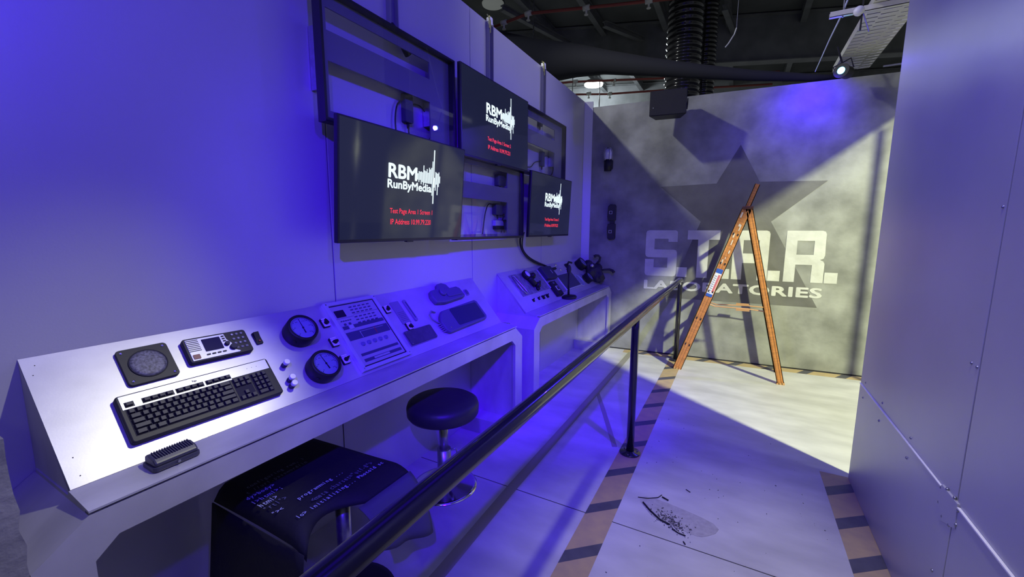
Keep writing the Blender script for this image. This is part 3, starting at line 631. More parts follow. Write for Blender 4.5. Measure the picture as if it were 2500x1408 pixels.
part('side_trim', MB().b2(-0.32, -0.24, -0.10, 0.09, SL, 0.010), bluish, t)
t = thing('glass_dome', 'clear rounded dome between the wide screen and the lower far gauge', 'dome', slope(4.49, 0.285))
part('dome', MB().lathe([(0.075, SL), (0.074, 0.02), (0.062, 0.045), (0.04, 0.062), (0.001, 0.07)], 28), glass, t, smooth=True)
part('rim', MB().tube([(0.075*math.cos(a), 0.075*math.sin(a), 0.005) for a in [2*PI*i/28 for i in range(29)]], 0.006, 8, caps=False), silver, t, smooth=True)
tilt = Matrix.Rotation(0.55, 4, 'Y')
gauge('upper black gauge on the far desk, right beside the hose bundle', 4.78, 0.105, 0.070, depth=0.085, needle=0.5)
gauge('lower black gauge on the far desk, next to the clear dome', 4.68, 0.300, 0.062, depth=0.075, needle=-0.4)
t = thing('hose_bundle', 'lumpy black rubber bundle with two curling hose ends at the far end of the desk', 'hose', T(-1.53, 4.93, 0.985))
lump = MB()
for (a, b, c, r) in ((0, 0, 0, 0.10), (-0.05, -0.04, 0.07, 0.075), (0.06, -0.02, -0.05, 0.08), (0.02, 0.04, 0.03, 0.075), (-0.02, -0.08, 0.0, 0.07), (0.09, 0.02, -0.075, 0.05)):
    lump.ball((a, b, c), r, 16, 10)
lb_ = part('body', lump, rubber, t, smooth=True)
rm = lb_.modifiers.new('merge', 'REMESH'); rm.mode = 'VOXEL'; rm.voxel_size = 0.007; rm.use_smooth_shade = True
tx = bpy.data.textures.new('lumps', 'CLOUDS'); tx.noise_scale = 0.11
dp = lb_.modifiers.new('lumps', 'DISPLACE'); dp.texture = tx; dp.strength = 0.06; dp.mid_level = 0.6
part('hose', MB().tube([(0.0, 0.04, 0.08), (0.04, 0.06, 0.13), (0.05, 0.06, 0.17), (0.03, 0.05, 0.195), (0.0, 0.04, 0.195), (-0.02, 0.035, 0.18)], [0.014, 0.014, 0.014, 0.013, 0.016, 0.02], 10), rubber, t, smooth=True)
part('hose', MB().tube([(0.05, 0.03, 0.01), (0.11, 0.05, 0.025), (0.17, 0.06, 0.030), (0.21, 0.06, 0.015), (0.225, 0.055, -0.005)], [0.014, 0.012, 0.014, 0.016, 0.020], 10), rubber, t, smooth=True)
part('clamp', MB().cyl((-0.02, -0.10, 0.07), (0.01, -0.085, 0.09), 0.022, n=12), steel, t, smooth=True, label='small metal clamp')
t = thing('black_lever', 'small dark lever between the desk microphone head and the upper far gauge', 'lever', slope(4.43, 0.07))
part('base', MB().rrect(0, 0, 0.06, 0.05, SL, 0.02, 0.01), blackm, t, bevel=0.002)
part('arm', MB().tube([(0, 0, 0.02), (0.02, 0.02, 0.05), (0.07, 0.0, 0.055)], 0.012, 10), blackm, t, smooth=True)
t = thing('latch_block', 'small dark rectangular block near the wall between the dark box and the microphone head', 'block', slope(4.03, 0.075))
part('block', MB().rrect(0, 0, 0.13, 0.026, SL, 0.022, 0.004), blackm, t, bevel=0.001)
part('bright_edge', MB().b2(-0.065, 0.065, 0.012, 0.016, 0.020, 0.024), silver, t)
for (y, d, lb) in ((4.17, 0.03, 'small bright indicator close to the wall above the dark block'), (4.20, 0.10, 'small bright indicator just above the wide screen'), (4.33, 0.13, 'bright double indicator behind the microphone stem')):
    solo('indicator_lamp', lb, 'indicator', MB().lathe([(0.016, SL), (0.016, 0.008), (0.010, 0.016), (0.002, 0.018)], 14), chrome, slope(y, d), group='small indicators on the far desk', smooth=True)
# desk microphone
t = thing('desk_microphone', 'black desk microphone with a tall stem standing on the ledge of the far desk', 'microphone', T(-1.455, 3.86, 0.820))
part('base', MB().lathe([(0.075, 0.003), (0.078, 0.010), (0.070, 0.022), (0.03, 0.030), (0.012, 0.032)], 32, Matrix.Diagonal((1.0, 1.45, 1, 1)).copy()), blackm, t, smooth=True)
part('stem', MB().tube([(0, 0, 0.02), (0, 0, 0.13), (-0.003, 0.003, 0.25)], [0.012, 0.009, 0.007], 12), blackm, t, smooth=True)
part('head', MB().ball((-0.004, 0.006, 0.285), 0.024, 16, 12, (1, 1, 1.9)), rubber, t, smooth=True)

# ================================================================ MONITORS
scr = M('screen_glass_black', (0.006, 0.007, 0.012), 0.06, emit=(0.06, 0.075, 0.19), estr=0.17, spec=0.6)
lit = M('lit_white_pixels', (0, 0, 0), 0.5, emit=(0.80, 0.95, 1.0), estr=1.15)
litred = M('lit_red_pixels', (0, 0, 0), 0.5, emit=(1.0, 0.05, 0.09), estr=1.0)
bez = M('black_bezel', (0.01, 0.01, 0.014), 0.3)
def monitor(label, yc, zb, xfront, n, ip, w_=0.955, h_=0.562, tiltx=0.0, yaw=0.0):
    M4 = frame((xfront, yc, zb), (0, 1, 0), (0, 0, 1), (1, 0, 0)) @ Matrix.Rotation(tiltx, 4, 'X') @ Matrix.Rotation(yaw, 4, 'Y')
    t = thing('lit_monitor', label, 'monitor', M4)
    part('casing', MB().b2(-w_/2, w_/2, 0, h_, -0.026, -0.001), bez, t, bevel=0.003)
    part('screen', MB().b2(-w_/2+0.010, w_/2-0.010, 0.016, h_-0.008, -0.002, 0.0), scr, t)
    s = part('mount_bracket', MB().b2(-0.2, 0.2, 0.15, 0.42, -0.060, -0.025).b2(-0.12, 0.12, 0.2, 0.36, -0.140, -0.055), steel, t)
    part('logo_foot', MB().b2(-0.025, 0.025, -0.006, 0.002, -0.02, 0.0), bez, t)
    # picture on the screen, local coordinates measured from the centre
    z = 0.0012
    def box(a, b, c, d): return (a, b, c, d)
    text('picture_letters', 'RBM', (-0.172, 0.328, 0.035, 0.394), lit, t, z=z, bold=0.030)
    text('picture_words', 'RunByMedia', (-0.178, 0.262, 0.160, 0.316), lit, t, z=z, bold=0.030)
    mb = MB(); hs = [0.030, 0.052, 0.040, 0.062, 0.048, 0.098, 0.072, 0.058, 0.080, 0.062, 0.095, 0.075, 0.115, 0.30, 0.42, 0.050, 0.095, 0.060, 0.11, 0.075, 0.035]
    off = [0, 0.0, 0.005, -0.005, 0, 0.01, -0.005, 0, 0.0, -0.008, 0, 0.004, -0.01, 0, 0, -0.02, -0.012, 0.004, -0.028, 0, 0]
    offx = 0.044
    for k, (hh, of) in enumerate(zip(hs, off)):
        cx = offx+k*0.0095; cy = 0.352+of
        if k == 13: cy, hh = 0.352, 0.19
        if k == 14: cy, hh = 0.361, 0.272
        if k == 13: mb.b2(cx-0.0025, cx+0.0025, cy-hh/2, cy+hh/2, 0, z); continue
        wv = 0.0028 if k != 14 else 0.0040
        if k == 14: cx += 0.002
        if 6 <= k <= 12: mb.b2(cx-wv, cx+wv, max(cy-hh/2*1.3, 0.322), cy+hh/2*1.2, 0, z)
        else: mb.b2(cx-wv, cx+wv, cy-hh/2*1.1, cy+hh/2*1.1, 0, z)
    part('picture_waveform', mb, lit, t)
    text('picture_caption', 'Test Page Area 1 Screen %d' % n, (-0.160, 0.139, 0.176, 0.173), litred, t, z=z, bold=0.012)
    text('picture_caption', 'IP Address %s' % ip, (-0.154, 0.090, 0.166, 0.118), litred, t, z=z, bold=0.012)
    return t
monitor('lit monitor in the bottom row, nearest and largest, reading Screen 1', 1.765, 1.432, -1.600, 1, '10.99.79.220', tiltx=math.radians(4.6))
monitor('lit monitor in the top row reading Screen 2', 2.742, 1.968, -1.600, 2, '10.99.79.221', w_=0.955, h_=0.565)
monitor('lit monitor in the bottom row, farthest, reading Screen 3', 3.722, 1.430, -1.600, 3, '10.99.79.222', tiltx=math.radians(2.8))
hollow = M('dark_frame_plate', (0.13, 0.13, 0.15), 0.45)
def hollow_monitor(label, yc, zb, xfront, u0, u1, slots, w_=0.96, h_=0.562):
    """back plate has two openings (slots: (z0,z1)) between u0 and u1"""
    t = thing('hollow_monitor', label, 'monitor', frame((xfront, yc, zb), (0, 1, 0), (0, 0, 1), (1, 0, 0)))
    W2 = w_/2
    ring = MB()
    for (a, b, c, d) in ((-W2, -W2+0.012, 0, h_), (W2-0.012, W2, 0, h_), (-W2+0.012, W2-0.012, 0, 0.018), (-W2+0.012, W2-0.012, h_-0.012, h_)): ring.b2(a, b, c, d, -0.05, 0)
    part('bezel', ring, bez, t)
    (a0, a1), (b0, b1) = slots
    pl = MB(); zb_, zf = -0.050, -0.042
    pl.b2(-W2+0.012, u0, 0.018, h_-0.012, zb_, zf).b2(u1, W2-0.012, 0.018, h_-0.012, zb_, zf)
    for (c, d) in ((0.018, a0), (a1, b0), (b1, h_-0.012)):
        if d > c: pl.b2(u0, u1, c, d, zb_, zf)
    part('back_plate', pl, hollow, t)
    part('front_glass', MB().b2(-W2+0.012, W2-0.012, 0.018, h_-0.012, -0.003, -0.0015), dglass, t)
    part('mount_bracket', MB().b2(u0-0.03, u0-0.005, 0.15, 0.42, -0.122, -0.05), steel, t)
    part('mount_bracket', MB().b2(u1+0.03, u1+0.06, 0.15, 0.42, -0.122, -0.05), steel, t)
    return t
k = 1.019
hollow_monitor('hollow see-through monitor frame in the top row, nearest, with a cable loop behind it', 1.767, 1.968, -1.630, -0.42, 0.285, ((0.060, 0.275), (0.403, 0.497)))
hollow_monitor('hollow see-through monitor frame in the bottom row, with adapters visible behind', 2.728, 1.425, -1.630, -0.44, 0.270, ((0.036, 0.287), (0.398, 0.520)))
hollow_monitor('hollow see-through monitor frame in the top row, farthest', 3.675, 1.972, -1.630, -0.42, 0.280, ((0.045, 0.275), (0.390, 0.490)))
# things on the wall behind the hollow frames
def cable(label, pts, r=0.004, mat=None, name='cable', group='cables behind the monitors', n=8):
    # smooth the polyline
    P = [Vector(p) for p in pts]; out = []
    for i in range(len(P)-1):
        p0 = P[max(i-1, 0)]; p1 = P[i]; p2 = P[i+1]; p3 = P[min(i+2, len(P)-1)]
        for q in range(6):
            s = q/6; out.append(0.5*((2*p1)+(-p0+p2)*s+(2*p0-5*p1+4*p2-p3)*s*s+(-p0+3*p1-3*p2+p3)*s**3))
    out.append(P[-1])
    return solo(name, label, 'cable', MB().tube(out, r, n), mat or blackm, smooth=True, group=group)
WX = -1.748
def plug(label, y, z, w_=0.05, h_=0.10, dpt=0.035, name='power_plug', cat='plug'):
    t = thing(name, label, cat, wallL(y, z), 'adapters behind the monitors')
    part('body', MB().rrect(0, 0, w_, h_, 0.0, dpt, 0.008), M('dark_blue_black'), t, bevel=0.003)
    part('strain_relief', MB().tube([(0, -h_/2, dpt/2), (0, -h_/2-0.03, dpt/2)], [0.008, 0.005], 10), blackm, t, smooth=True)
    return t
plug('dark plug on the wall seen through the lower opening of the nearest hollow frame', 1.925, 2.185, 0.065, 0.16)
cable('thin cable looping left of the plug behind the nearest hollow frame', [(WX+0.01, 1.90, 2.23), (WX+0.006, 1.85, 2.19), (WX+0.006, 1.83, 2.10), (WX+0.006, 1.84, 1.99)])
cable('thin cable looping right of the plug behind the nearest hollow frame', [(WX+0.01, 1.96, 2.22), (WX+0.006, 2.05, 2.225), (WX+0.006, 2.13, 2.16), (WX+0.006, 2.145, 2.09), (WX+0.006, 2.09, 2.03), (WX+0.006, 1.95, 2.04), (WX+0.006, 1.94, 2.10)])
cable('thick cable tail hanging in the upper opening of the nearest hollow frame', [(-1.725, 1.80, 2.58), (-1.72, 1.86, 2.54), (-1.72, 1.90, 2.50), (-1.72, 1.93, 2.47)], r=0.020)
plug('dark plug on the wall seen through the lower opening of the farthest hollow frame', 3.80, 2.17, 0.06, 0.14)
cable('thin cable looping right of the plug behind the farthest hollow frame', [(WX+0.01, 3.84, 2.20), (WX+0.006, 3.95, 2.22), (WX+0.006, 4.06, 2.18), (WX+0.006, 4.09, 2.10), (WX+0.006, 4.02, 2.03)])
cable('thin cable looping left of the plug behind the farthest hollow frame', [(WX+0.01, 3.78, 2.15), (WX+0.006, 3.65, 2.12), (WX+0.006, 3.57, 2.07), (WX+0.006, 3.5, 2.06)])
plug('dark plug in the upper opening of the farthest hollow frame', 3.745, 2.50, 0.05, 0.08)
plug('square dark adapter, uppermost in the lower opening of the bottom hollow frame', 2.945, 1.655, 0.105, 0.09, 0.04, 'power_adapter', 'adapter')
plug('tall dark adapter right of the power strip behind the bottom hollow frame', 3.135, 1.545, 0.125, 0.12, 0.05, 'power_adapter', 'adapter')
plug('square dark box in the upper opening of the bottom hollow frame', 2.99, 1.885, 0.12, 0.09, 0.04, 'power_adapter', 'adapter')
t = thing('power_strip', 'pale power strip between the two adapters behind the bottom hollow frame', 'power strip', wallL(2.965, 1.545))
part('body', MB().rrect(0, 0, 0.13, 0.045, 0, 0.03, 0.006), silver, t, bevel=0.002)
part('plug_bank', MB().rrect(0.0, -0.035, 0.12, 0.03, 0, 0.035, 0.005), blackm, t)
cable('thin cable running from the square adapter down the bottom hollow frame', [(WX+0.01, 2.90, 1.69), (WX+0.006, 2.82, 1.69), (WX+0.006, 2.775, 1.63), (WX+0.006, 2.75, 1.55), (WX+0.006, 2.725, 1.44)])
cable('thin cable loop above the tall adapter behind the bottom hollow frame', [(WX+0.01, 3.08, 1.60), (WX+0.006, 3.07, 1.68), (WX+0.006, 3.12, 1.72), (WX+0.006, 3.19, 1.70), (WX+0.006, 3.17, 1.64), (WX+0.01, 3.13, 1.60)])
for q, lb in enumerate(('left strand of the twisted cables between adapter and power strip', 'right strand of the twisted cables between adapter and power strip')):
    cable(lb, [(WX+0.02, 2.98+q*0.03, 1.61), (WX+0.03, 3.03, 1.62-q*0.02), (WX+0.03, 3.0+q*0.04, 1.58), (WX+0.02, 3.03, 1.55), (WX+0.012, 3.01+q*0.05, 1.47)], r=0.005)
# cables hanging from the monitors to the far desk
cable('thicker black cable hanging from the monitors down to the far desk', [(-1.70, 3.32, 1.47), (-1.725, 3.33, 1.41), (-1.735, 3.37, 1.33), (-1.735, 3.47, 1.25), (-1.735, 3.62, 1.19), (-1.735, 3.83, 1.145), (-1.72, 3.95, 1.11)], r=0.009, group='cables from monitors to far desk')
cable('thinner black cable hanging beside the thicker one down to the far desk', [(-1.70, 3.36, 1.47), (-1.725, 3.375, 1.41), (-1.742, 3.41, 1.33), (-1.745, 3.49, 1.265), (-1.745, 3.62, 1.21), (-1.745, 3.80, 1.16), (-1.735, 3.93, 1.125)], r=0.005, group='cables from monitors to far desk')
# wall struts above the monitors
for (y, lb) in ((1.835, 'nearest steel channel on the wall above the monitors'), (2.845, 'middle steel channel on the wall above the monitors, with a wire tuft on top'), (3.815, 'farthest steel channel on the wall above the monitors')):
    t = thing('wall_strut', lb, 'steel channel', wallL(y, 2.55, -1.755), 'steel channels above the monitors')
    hgt = 0.462
    part('channel', MB().b2(-0.032, -0.026, 0, hgt, 0, 0.03).b2(0.026, 0.032, 0, hgt, 0, 0.03).b2(-0.026, 0.026, 0, hgt, 0, 0.004), M('dark_blue_steel', (0.25, 0.25, 0.3), 0.4, 0.4), t)
    if y > 2:
        part('end_clip', MB().rrect(0.0, hgt+0.01, 0.04, 0.05, 0.0, 0.03, 0.01), white, t, label='pale clip')
        part('wire_tuft', MB().tube([(-0.03, hgt-0.05, 0.03), (-0.035, hgt+0.02, 0.035), (-0.01, hgt+0.04, 0.02)], 0.005, 6).tube([(-0.02, hgt-0.08, 0.034), (-0.02, hgt, 0.036), (-0.045, hgt+0.04, 0.02)], 0.004, 6), M('yellow_green_wire', (0.4, 0.42, 0.12), 0.5), t)

# ================================================================ BACK WALL ITEMS
t = thing('bulkhead_lamp', 'caged bulkhead lamp with a clear glass jar high on the left of the star wall', 'wall lamp', wallB(-0.175, 2.32))
part('back_box', MB().rrect(0, -0.05, 0.10, 0.12, 0, 0.05, 0.02), rubber, t, bevel=0.004)
part('socket', MB().cyl((0, -0.13, 0.07), (0, 0.0, 0.07), 0.042, n=20), blackm, t, smooth=True)
part('glass_jar', MB().lathe([(0.040, 0), (0.046, 0.02), (0.046, 0.08), (0.036, 0.115), (0.001, 0.13)], 24), M('jar_glass', (0.5, 0.5, 0.6), 0.08, 0.0, spec=0.8, coat=1.0), t, smooth=True, M4=frame((0, 0.0, 0.07), (1, 0, 0), (0, 0, -1), (0, 1, 0)), label='clear glass jar')
cg = MB()
for i in range(6):
    a = 2*PI*i/6; cg.tube([(0.052*math.cos(a), -0.01, 0.07+0.052*math.sin(a)), (0.052*math.cos(a), 0.09, 0.07+0.052*math.sin(a)), (0.03*math.cos(a), 0.135, 0.07+0.03*math.sin(a)), (0, 0.142, 0.07)], 0.0035, 6)
part('cage', cg, steel, t, smooth=True)
t = thing('door_switch_box', 'dark two-part switch box with small square emblems on the left of the star wall', 'switch box', wallB(-0.11, 1.585))
for s in (-1, 1):
    b = part('lobe', MB().prism([(-0.045, s*0.02), (-0.052, s*0.07), (-0.045, s*0.19), (-0.02, s*0.215), (0.035, s*0.21), (0.045, s*0.19), (0.045, s*0.02)], 0, 0.06), rubber, t, bevel=0.006)
    part('emblem', MB().b2(-0.03, 0.006, s*0.115-0.018, s*0.115-0.014, 0.06, 0.062).b2(-0.03, 0.006, s*0.115+0.014, s*0.115+0.018, 0.06, 0.062).b2(-0.03, -0.026, s*0.115-0.018, s*0.115+0.018, 0.06, 0.062).b2(0.002, 0.006, s*0.115-0.018, s*0.115+0.018, 0.06, 0.062), silver, t, label='small square outline')
part('neck', MB().b2(-0.022, 0.03, -0.03, 0.03, 0, 0.05), rubber, t)
# loudspeaker
Msp = frame((-0.755, 4.80, 2.815), Vector((1, 0.13, 0)).normalized(), (0, 0, 1), Vector((0.13, -1, 0)).normalized()) @ Matrix.Rotation(math.radians(3), 4, 'X')
t = thing('loudspeaker', 'black box loudspeaker hanging in front of the top of the star wall', 'loudspeaker', Msp)
part('cabinet', MB().prism([(-0.185, 0.0), (0.185, 0.0), (0.13, -0.24), (-0.13, -0.24)], -0.125, 0.125, 'y').add([], []), blackm, t, bevel=0.006)
for q in t.children: pass
part('grille', MB().b2(-0.178, 0.178, -0.118, 0.118, 0.0, 0.006), M('speaker_grille', (0.012, 0.012, 0.018), 0.8, bump=0.5, bscale=400), t)
part('badge', MB().cyl((-0.145, -0.045, 0.006), (-0.145, -0.045, 0.008), 0.005, n=10), steel, t)
part('bracket', MB().b2(0.187, 0.197, -0.03, 0.03, -0.16, -0.04).b2(0.15, 0.197, -0.02, 0.02, -0.33, -0.15), blackm, t)
# fix cabinet depth axis: prism was laid out in x/z
# blue stage light fixture
bl = thing('stage_light', 'small blue stage light shining at the top right of the star wall', 'stage light', frame((0.706, 4.99, 2.945), Vector((-0.8, -0.6, 0)).cross(Vector((0, 0, 1))).normalized()*-1, (0, 0, 1), Vector((-0.2, -0.95, -0.28)).normalized()))
part('housing', MB().lathe([(0.035, -0.17), (0.055, -0.15), (0.055, -0.03), (0.062, -0.02), (0.062, -0.012)], 24), blackm, bl, smooth=True)
part('lens', MB().lathe([(0.030, -0.012), (0.026, -0.006), (0.001, -0.002)], 24), M('lit_blue_lens', (0, 0, 0), 0.5, emit=(0.15, 0.75, 1.0), estr=9), bl, smooth=True, label='glowing cyan blue lens')
part('yoke', MB().tube([(-0.07, 0, -0.09), (-0.07, 0.09, -0.09), (0.07, 0.09, -0.09), (0.07, 0, -0.09)], 0.006, 8).tube([(0, 0.09, -0.09), (0, 0.25, -0.09)], 0.008, 8), blackm, bl)

# ================================================================ HANDRAIL, STOOLS, SHEET, LADDER
t = thing('handrail', 'long black tubular handrail on round posts along the walkway', 'handrail', T(-0.55, 2.694, 0))
pts = [(0, y, 0.938) for y in (-3.2, -2.0, -1.0, 0, 1.0, 2.0, 2.25)]
part('rail', MB().tube(pts+[(0.0, 2.31, 0.932), (0.0, 2.355, 0.915), (0.0, 2.375, 0.885)], 0.029, 24), railm, t, smooth=True)
for y in (0.0, 2.29, -2.4):
    pp = [(0, y, 0.0), (0, y, 0.80), (0, y, 0.86), (0, y+(0.0 if y else -0.0), 0.93)]
    po = part('post', MB().tube(pp, 0.025, 24), railm, t, smooth=True)
    part('flange', MB().lathe([(0.068, 0.0015), (0.070, 0.006), (0.066, 0.010), (0.034, 0.012), (0.028, 0.02)], 28), railm, po, smooth=True, M4=T(0, y, 0))
    for q in range(3):
        a = 2*PI*q/3+0.5; part('bolt', MB().cyl((0.052*math.cos(a), y+0.052*math.sin(a), 0.010), (0.052*math.cos(a), y+0.052*math.sin(a), 0.017), 0.006, n=6), steel, po)
def stool(label, x, y, sz=0.44):
    t = thing('bar_stool', label, 'stool', T(x, y, 0), None)
    part('seat', MB().lathe([(0.15, sz), (0.192, sz+0.004), (0.203, sz+0.02), (0.205, sz+0.06), (0.198, sz+0.082), (0.175, sz+0.096), (0.10, sz+0.101), (0.001, sz+0.102)], 48), M('black_vinyl', (0.03, 0.03, 0.035), 0.45, bump=0.15, bscale=35), t, smooth=True)
    part('seat_mount', MB().lathe([(0.022, sz-0.05), (0.036, sz-0.03), (0.040, sz+0.002)], 24), blackm, t, smooth=True)
    part('column', MB().cyl((0, 0, 0.20), (0, 0, sz-0.03), 0.026, n=24), M('worn_steel_tube', (0.5, 0.5, 0.52), 0.3, 0.8, var=0.35, scale=30), t, smooth=True)
    part('lower_column', MB().cyl((0, 0, 0.012), (0, 0, 0.235), 0.040, n=24), steel, t, smooth=True)
    part('height_lever', MB().tube([(0.03, 0.02, 0.225), (0.06, 0.035, 0.235), (0.065, 0.04, 0.20)], 0.005, 8), steel, t, smooth=True)
    part('base', MB().lathe([(0.19, 0.0), (0.19, 0.006), (0.17, 0.012), (0.06, 0.022), (0.045, 0.03)], 48), chrome, t, smooth=True)
    return t
stool('round black padded stool with a steel column standing between the two desks', -1.425, 1.80)
t = thing('support_post', 'worn steel post standing on the floor under the black printed sheet', 'post', T(-1.30, 1.00, 0))
part('column', MB().cyl((0, 0, 0.012), (0, 0, 0.47), 0.028, n=24), M('worn_steel_tube'), t, smooth=True)
part('top_plate', MB().lathe([(0.05, 0.455), (0.075, 0.47), (0.075, 0.485)], 24), blackm, t, smooth=True)
part('base', MB().lathe([(0.19, 0.0), (0.19, 0.006), (0.17, 0.012), (0.06, 0.022), (0.035, 0.03)], 40), blackm, t, smooth=True)
# printed sheet draped over the near stool
clothm = M('black_printed_cloth', (0.012, 0.012, 0.016), 0.75, bump=0.2, bscale=50)
t = thing('printed_sheet', 'stiff black sheet printed with computer code under the near desk', 'sheet', T(-1.40, 0.98, 0.515))
def shp(u_, v_):  # u: 0 back/wall side -> 1 front; v: 0 near -> 1 far.
    yn = 0.742+0.0*(1-u_); yf = 1.17+0.055*u_
    x = -1.755+0.60*u_+0.01*v_
    x = -1.70+0.545*u_
    y = yn+(yf-yn)*v_
    return x, y
NU, NV = 24, 20
vs = []; fs = []
def zt(u_, v_): return -0.005+0.006*math.sin(3*u_+2*v_)-0.030*max(0, (u_-0.85)/0.15)**2-0.05*max(0, (0.12-v_)/0.12)**2
for i in range(NU+1):
    for j in range(NV+1):
        u_, v_ = i/NU, j/NV
        x, y = shp(u_, v_)
        # arched hem near the camera side of the front edge
        cut = 0.085*max(0, math.sin(PI*min(1, max(0, (v_)/0.55))))*u_**3
        vs.append((x+1.40-cut, y-0.98, zt(u_, v_)))
for i in range(NU):
    for j in range(NV): a = i*(NV+1)+j; fs.append((a, a+1, a+NV+2, a+NV+1))
top = part('top_cloth', MB().add(vs, fs), clothm, t, smooth=True, fix=False); sm = top.modifiers.new('thickness', 'SOLIDIFY'); sm.thickness = 0.004
# front flap hanging beyond the stool
vs = []; fs = []
for i in range(9):
    for j in range(13):
        q = i/8; v_ = 0.44+0.56*j/12; x, y = shp(1, v_)
        drop = 0.26*(0.55+0.45*(j/12))
        vs.append((x+1.40+0.10*math.sin(q*1.5)+0.010*math.sin(j*0.8)*q, y-0.98+0.02*q, -0.030-drop*q**1.3))
for i in range(8):
    for j in range(12): a = i*13+j; fs.append((a, a+1, a+14, a+13))
fl = part('front_flap', MB().add(vs, fs), M('grey_sheet_back', (0.10, 0.10, 0.13), 0.7), t, smooth=True, fix=False, label='plain grey hanging flap'); sm = fl.modifiers.new('thickness', 'SOLIDIFY'); sm.thickness = 0.004
# near side hanging curtain
vs = []; fs = []
for i in range(13):
    for j in range(7):
        u_ = i/12; q = j/6; x, y = shp(u_, 0)
        vs.append((x+1.40-0.02*q, y-0.98-0.01-0.035*q+0.014*math.sin(u_*16)*q, -0.055-0.40*q))
for i in range(12):
    for j in range(6): a = i*7+j; fs.append((a, a+1, a+8, a+7))
cl = part('side_flap', MB().add(vs, fs), clothm, t, smooth=True, fix=False); sm = cl.modifiers.new('thickness', 'SOLIDIFY'); sm.thickness = 0.004
prm = M('pale_print', (0.55, 0.6, 0.75), 0.6); prd = M('dim_print', (0.16, 0.17, 0.24), 0.6)
lines = [(-1.245, 0.79, 1.17, 'lo> initializing... Photold sc', prm), (-1.285, 0.87, 1.17, '<meta charset="utf-8">', prd), (-1.335, 0.76, 1.15, '"><    programming ...', prm), (-1.385, 0.76, 0.92, '"rtl">', prd), (-1.42, 0.76, 0.93, 'html>', prm), (-1.455, 0.76, 0.96, 'l>html>;', prm), (-1.495, 0.76, 0.98, 'dy>body>', prm), (-1.53, 0.78, 1.15, 't //url.password/in', prd), (-1.565, 0.80, 1.12, 'configuring run, i', prd)]
for (x, ya, yb, s, m_) in lines:
    yb = ya+0.0128*len(s)
    text('printed_line', s, (ya-0.98, 0, yb-0.98, 0.026), m_, t, z=0.0, mono=True, bold=0.02, M4=frame((x+1.40, 0, 0.0065), (0, 1, 0), (-1, 0, 0), (0, 0, 1)))
# step ladder
t = thing('step_ladder', 'orange fibreglass step ladder standing open in front of the star wall', 'ladder', T(0, 4.9, 0))
def rail(p0, p1, w_=0.075, th=0.028, name='side_rail'):
    p0 = Vector(p0); p1 = Vector(p1); d = (p1-p0); L = d.length; zx = d.normalized(); yx = Vector((0, 1, 0)); xx = yx.cross(zx).normalized(); yx = zx.cross(xx)
    m = frame(p0, xx, yx, zx)
    mb = MB().b2(-w_/2, w_/2, -th/2, -th/2+0.006, 0, L).b2(-w_/2, -w_/2+0.006, -th/2, th/2, 0, L).b2(w_/2-0.006, w_/2, -th/2, th/2, 0, L)
    mb.b2(-0.016, -0.010, -th/2-0.003, -th/2, 0, L).b2(0.010, 0.016, -th/2-0.003, -th/2, 0, L)
    return part(name, mb, orange, t, M4=m), m, L
yN, yF = -0.22, 0.17
rl1, m1, L1 = rail((-0.497, yN, 0), (0.045, yN, 1.70), 0.085)
rail((-0.487, yF-0.0, 0), (0.045+0.532*0.155, yF, 1.70*1.155), 0.048)
r3, m3, L3 = rail((0.456, yN, 0.0), (0.065, yN, 1.70), 0.06)
rail((0.456, yF, 0.0), (0.065, yF, 1.70), 0.06)
for k in range(5):
    f_ = 0.17+k*0.168*1.02
    p = Vector((-0.487, 0, 0)).lerp(Vector((0.045, 0, 1.70)), f_)
    rg = part('rung', MB().box((p.x, (yN+yF)/2, p.z), (0.045, yF-yN, 0.022), Matrix.Rotation(0.0, 3, 'Y')), M('ladder_aluminium', (0.5, 0.5, 0.5), 0.4, 0.7), t)
    for s in (-1, 1): part('rung_socket', MB().b2(s*0.020-0.006, s*0.020+0.006, -0.0195, -0.0135, f_*L1-0.010, f_*L1+0.010), gapm, t, M4=m1)
part('top_cap', MB().b2(0.005, 0.100, yN-0.03, yF+0.03, 1.695, 1.722), M('dark_brown_cap', (0.10, 0.04, 0.02), 0.5), t, bevel=0.004, label='dark top hinge cap')
for (yy) in (yN+0.03, yF-0.03):
    for (dz, kk) in (((0.0, 0),) if yy < 0 else ((0.035, 1),)):
        part('spreader', MB().tube([(-0.235, yy, 0.735-dz), (-0.17, yy-0.01*kk, 0.715-dz*0.9), (0.12, yy, 0.715-dz*0.6), (0.30, yy, 0.700-dz*0.3)], 0.006, 8), M('worn_orange_metal', (0.62, 0.34, 0.14), 0.4, 0.3), t)
    part('spreader_hinge', MB().b2(0.02, 0.14, yy-0.008, yy+0.008, 0.69, 0.715), M('worn_orange_metal'), t)
# safety label on the rail
st = part('safety_label', MB().b2(-0.030, 0.030, -0.0185, -0.0175, 0.86, 1.16), white, t, M4=m1, label='white, red and blue safety sticker')
for q0, q1 in ((1.115, 1.16), (0.86, 0.89)): part('safety_print', MB().b2(-0.030, 0.030, -0.0192, -0.0185, q0, q1), M('blue_print', (0.03, 0.10, 0.42), 0.5), st)
part('safety_print', MB().b2(0.006, 0.026, -0.0192, -0.0185, 0.91, 1.10), M('pink_print', (0.6, 0.16, 0.16), 0.5), st)
mb = MB()
for k in range(9): mb.b2(-0.024, -0.002, -0.0192, -0.0185, 0.90+k*0.022, 0.908+k*0.022)
part('safety_print', mb, M('grey_print', (0.2, 0.22, 0.3), 0.5), st)
for k in range(8):
    z = (1.20+0.07*k+random.uniform(-0.02, 0.02)); x = random.uniform(-0.03, 0.02)
    part('paint_scuff', MB().b2(x, x+random.uniform(0.006, 0.018), -0.0180, -0.0172, z, z+random.uniform(0.02, 0.06)), scuff, t, M4=m1)
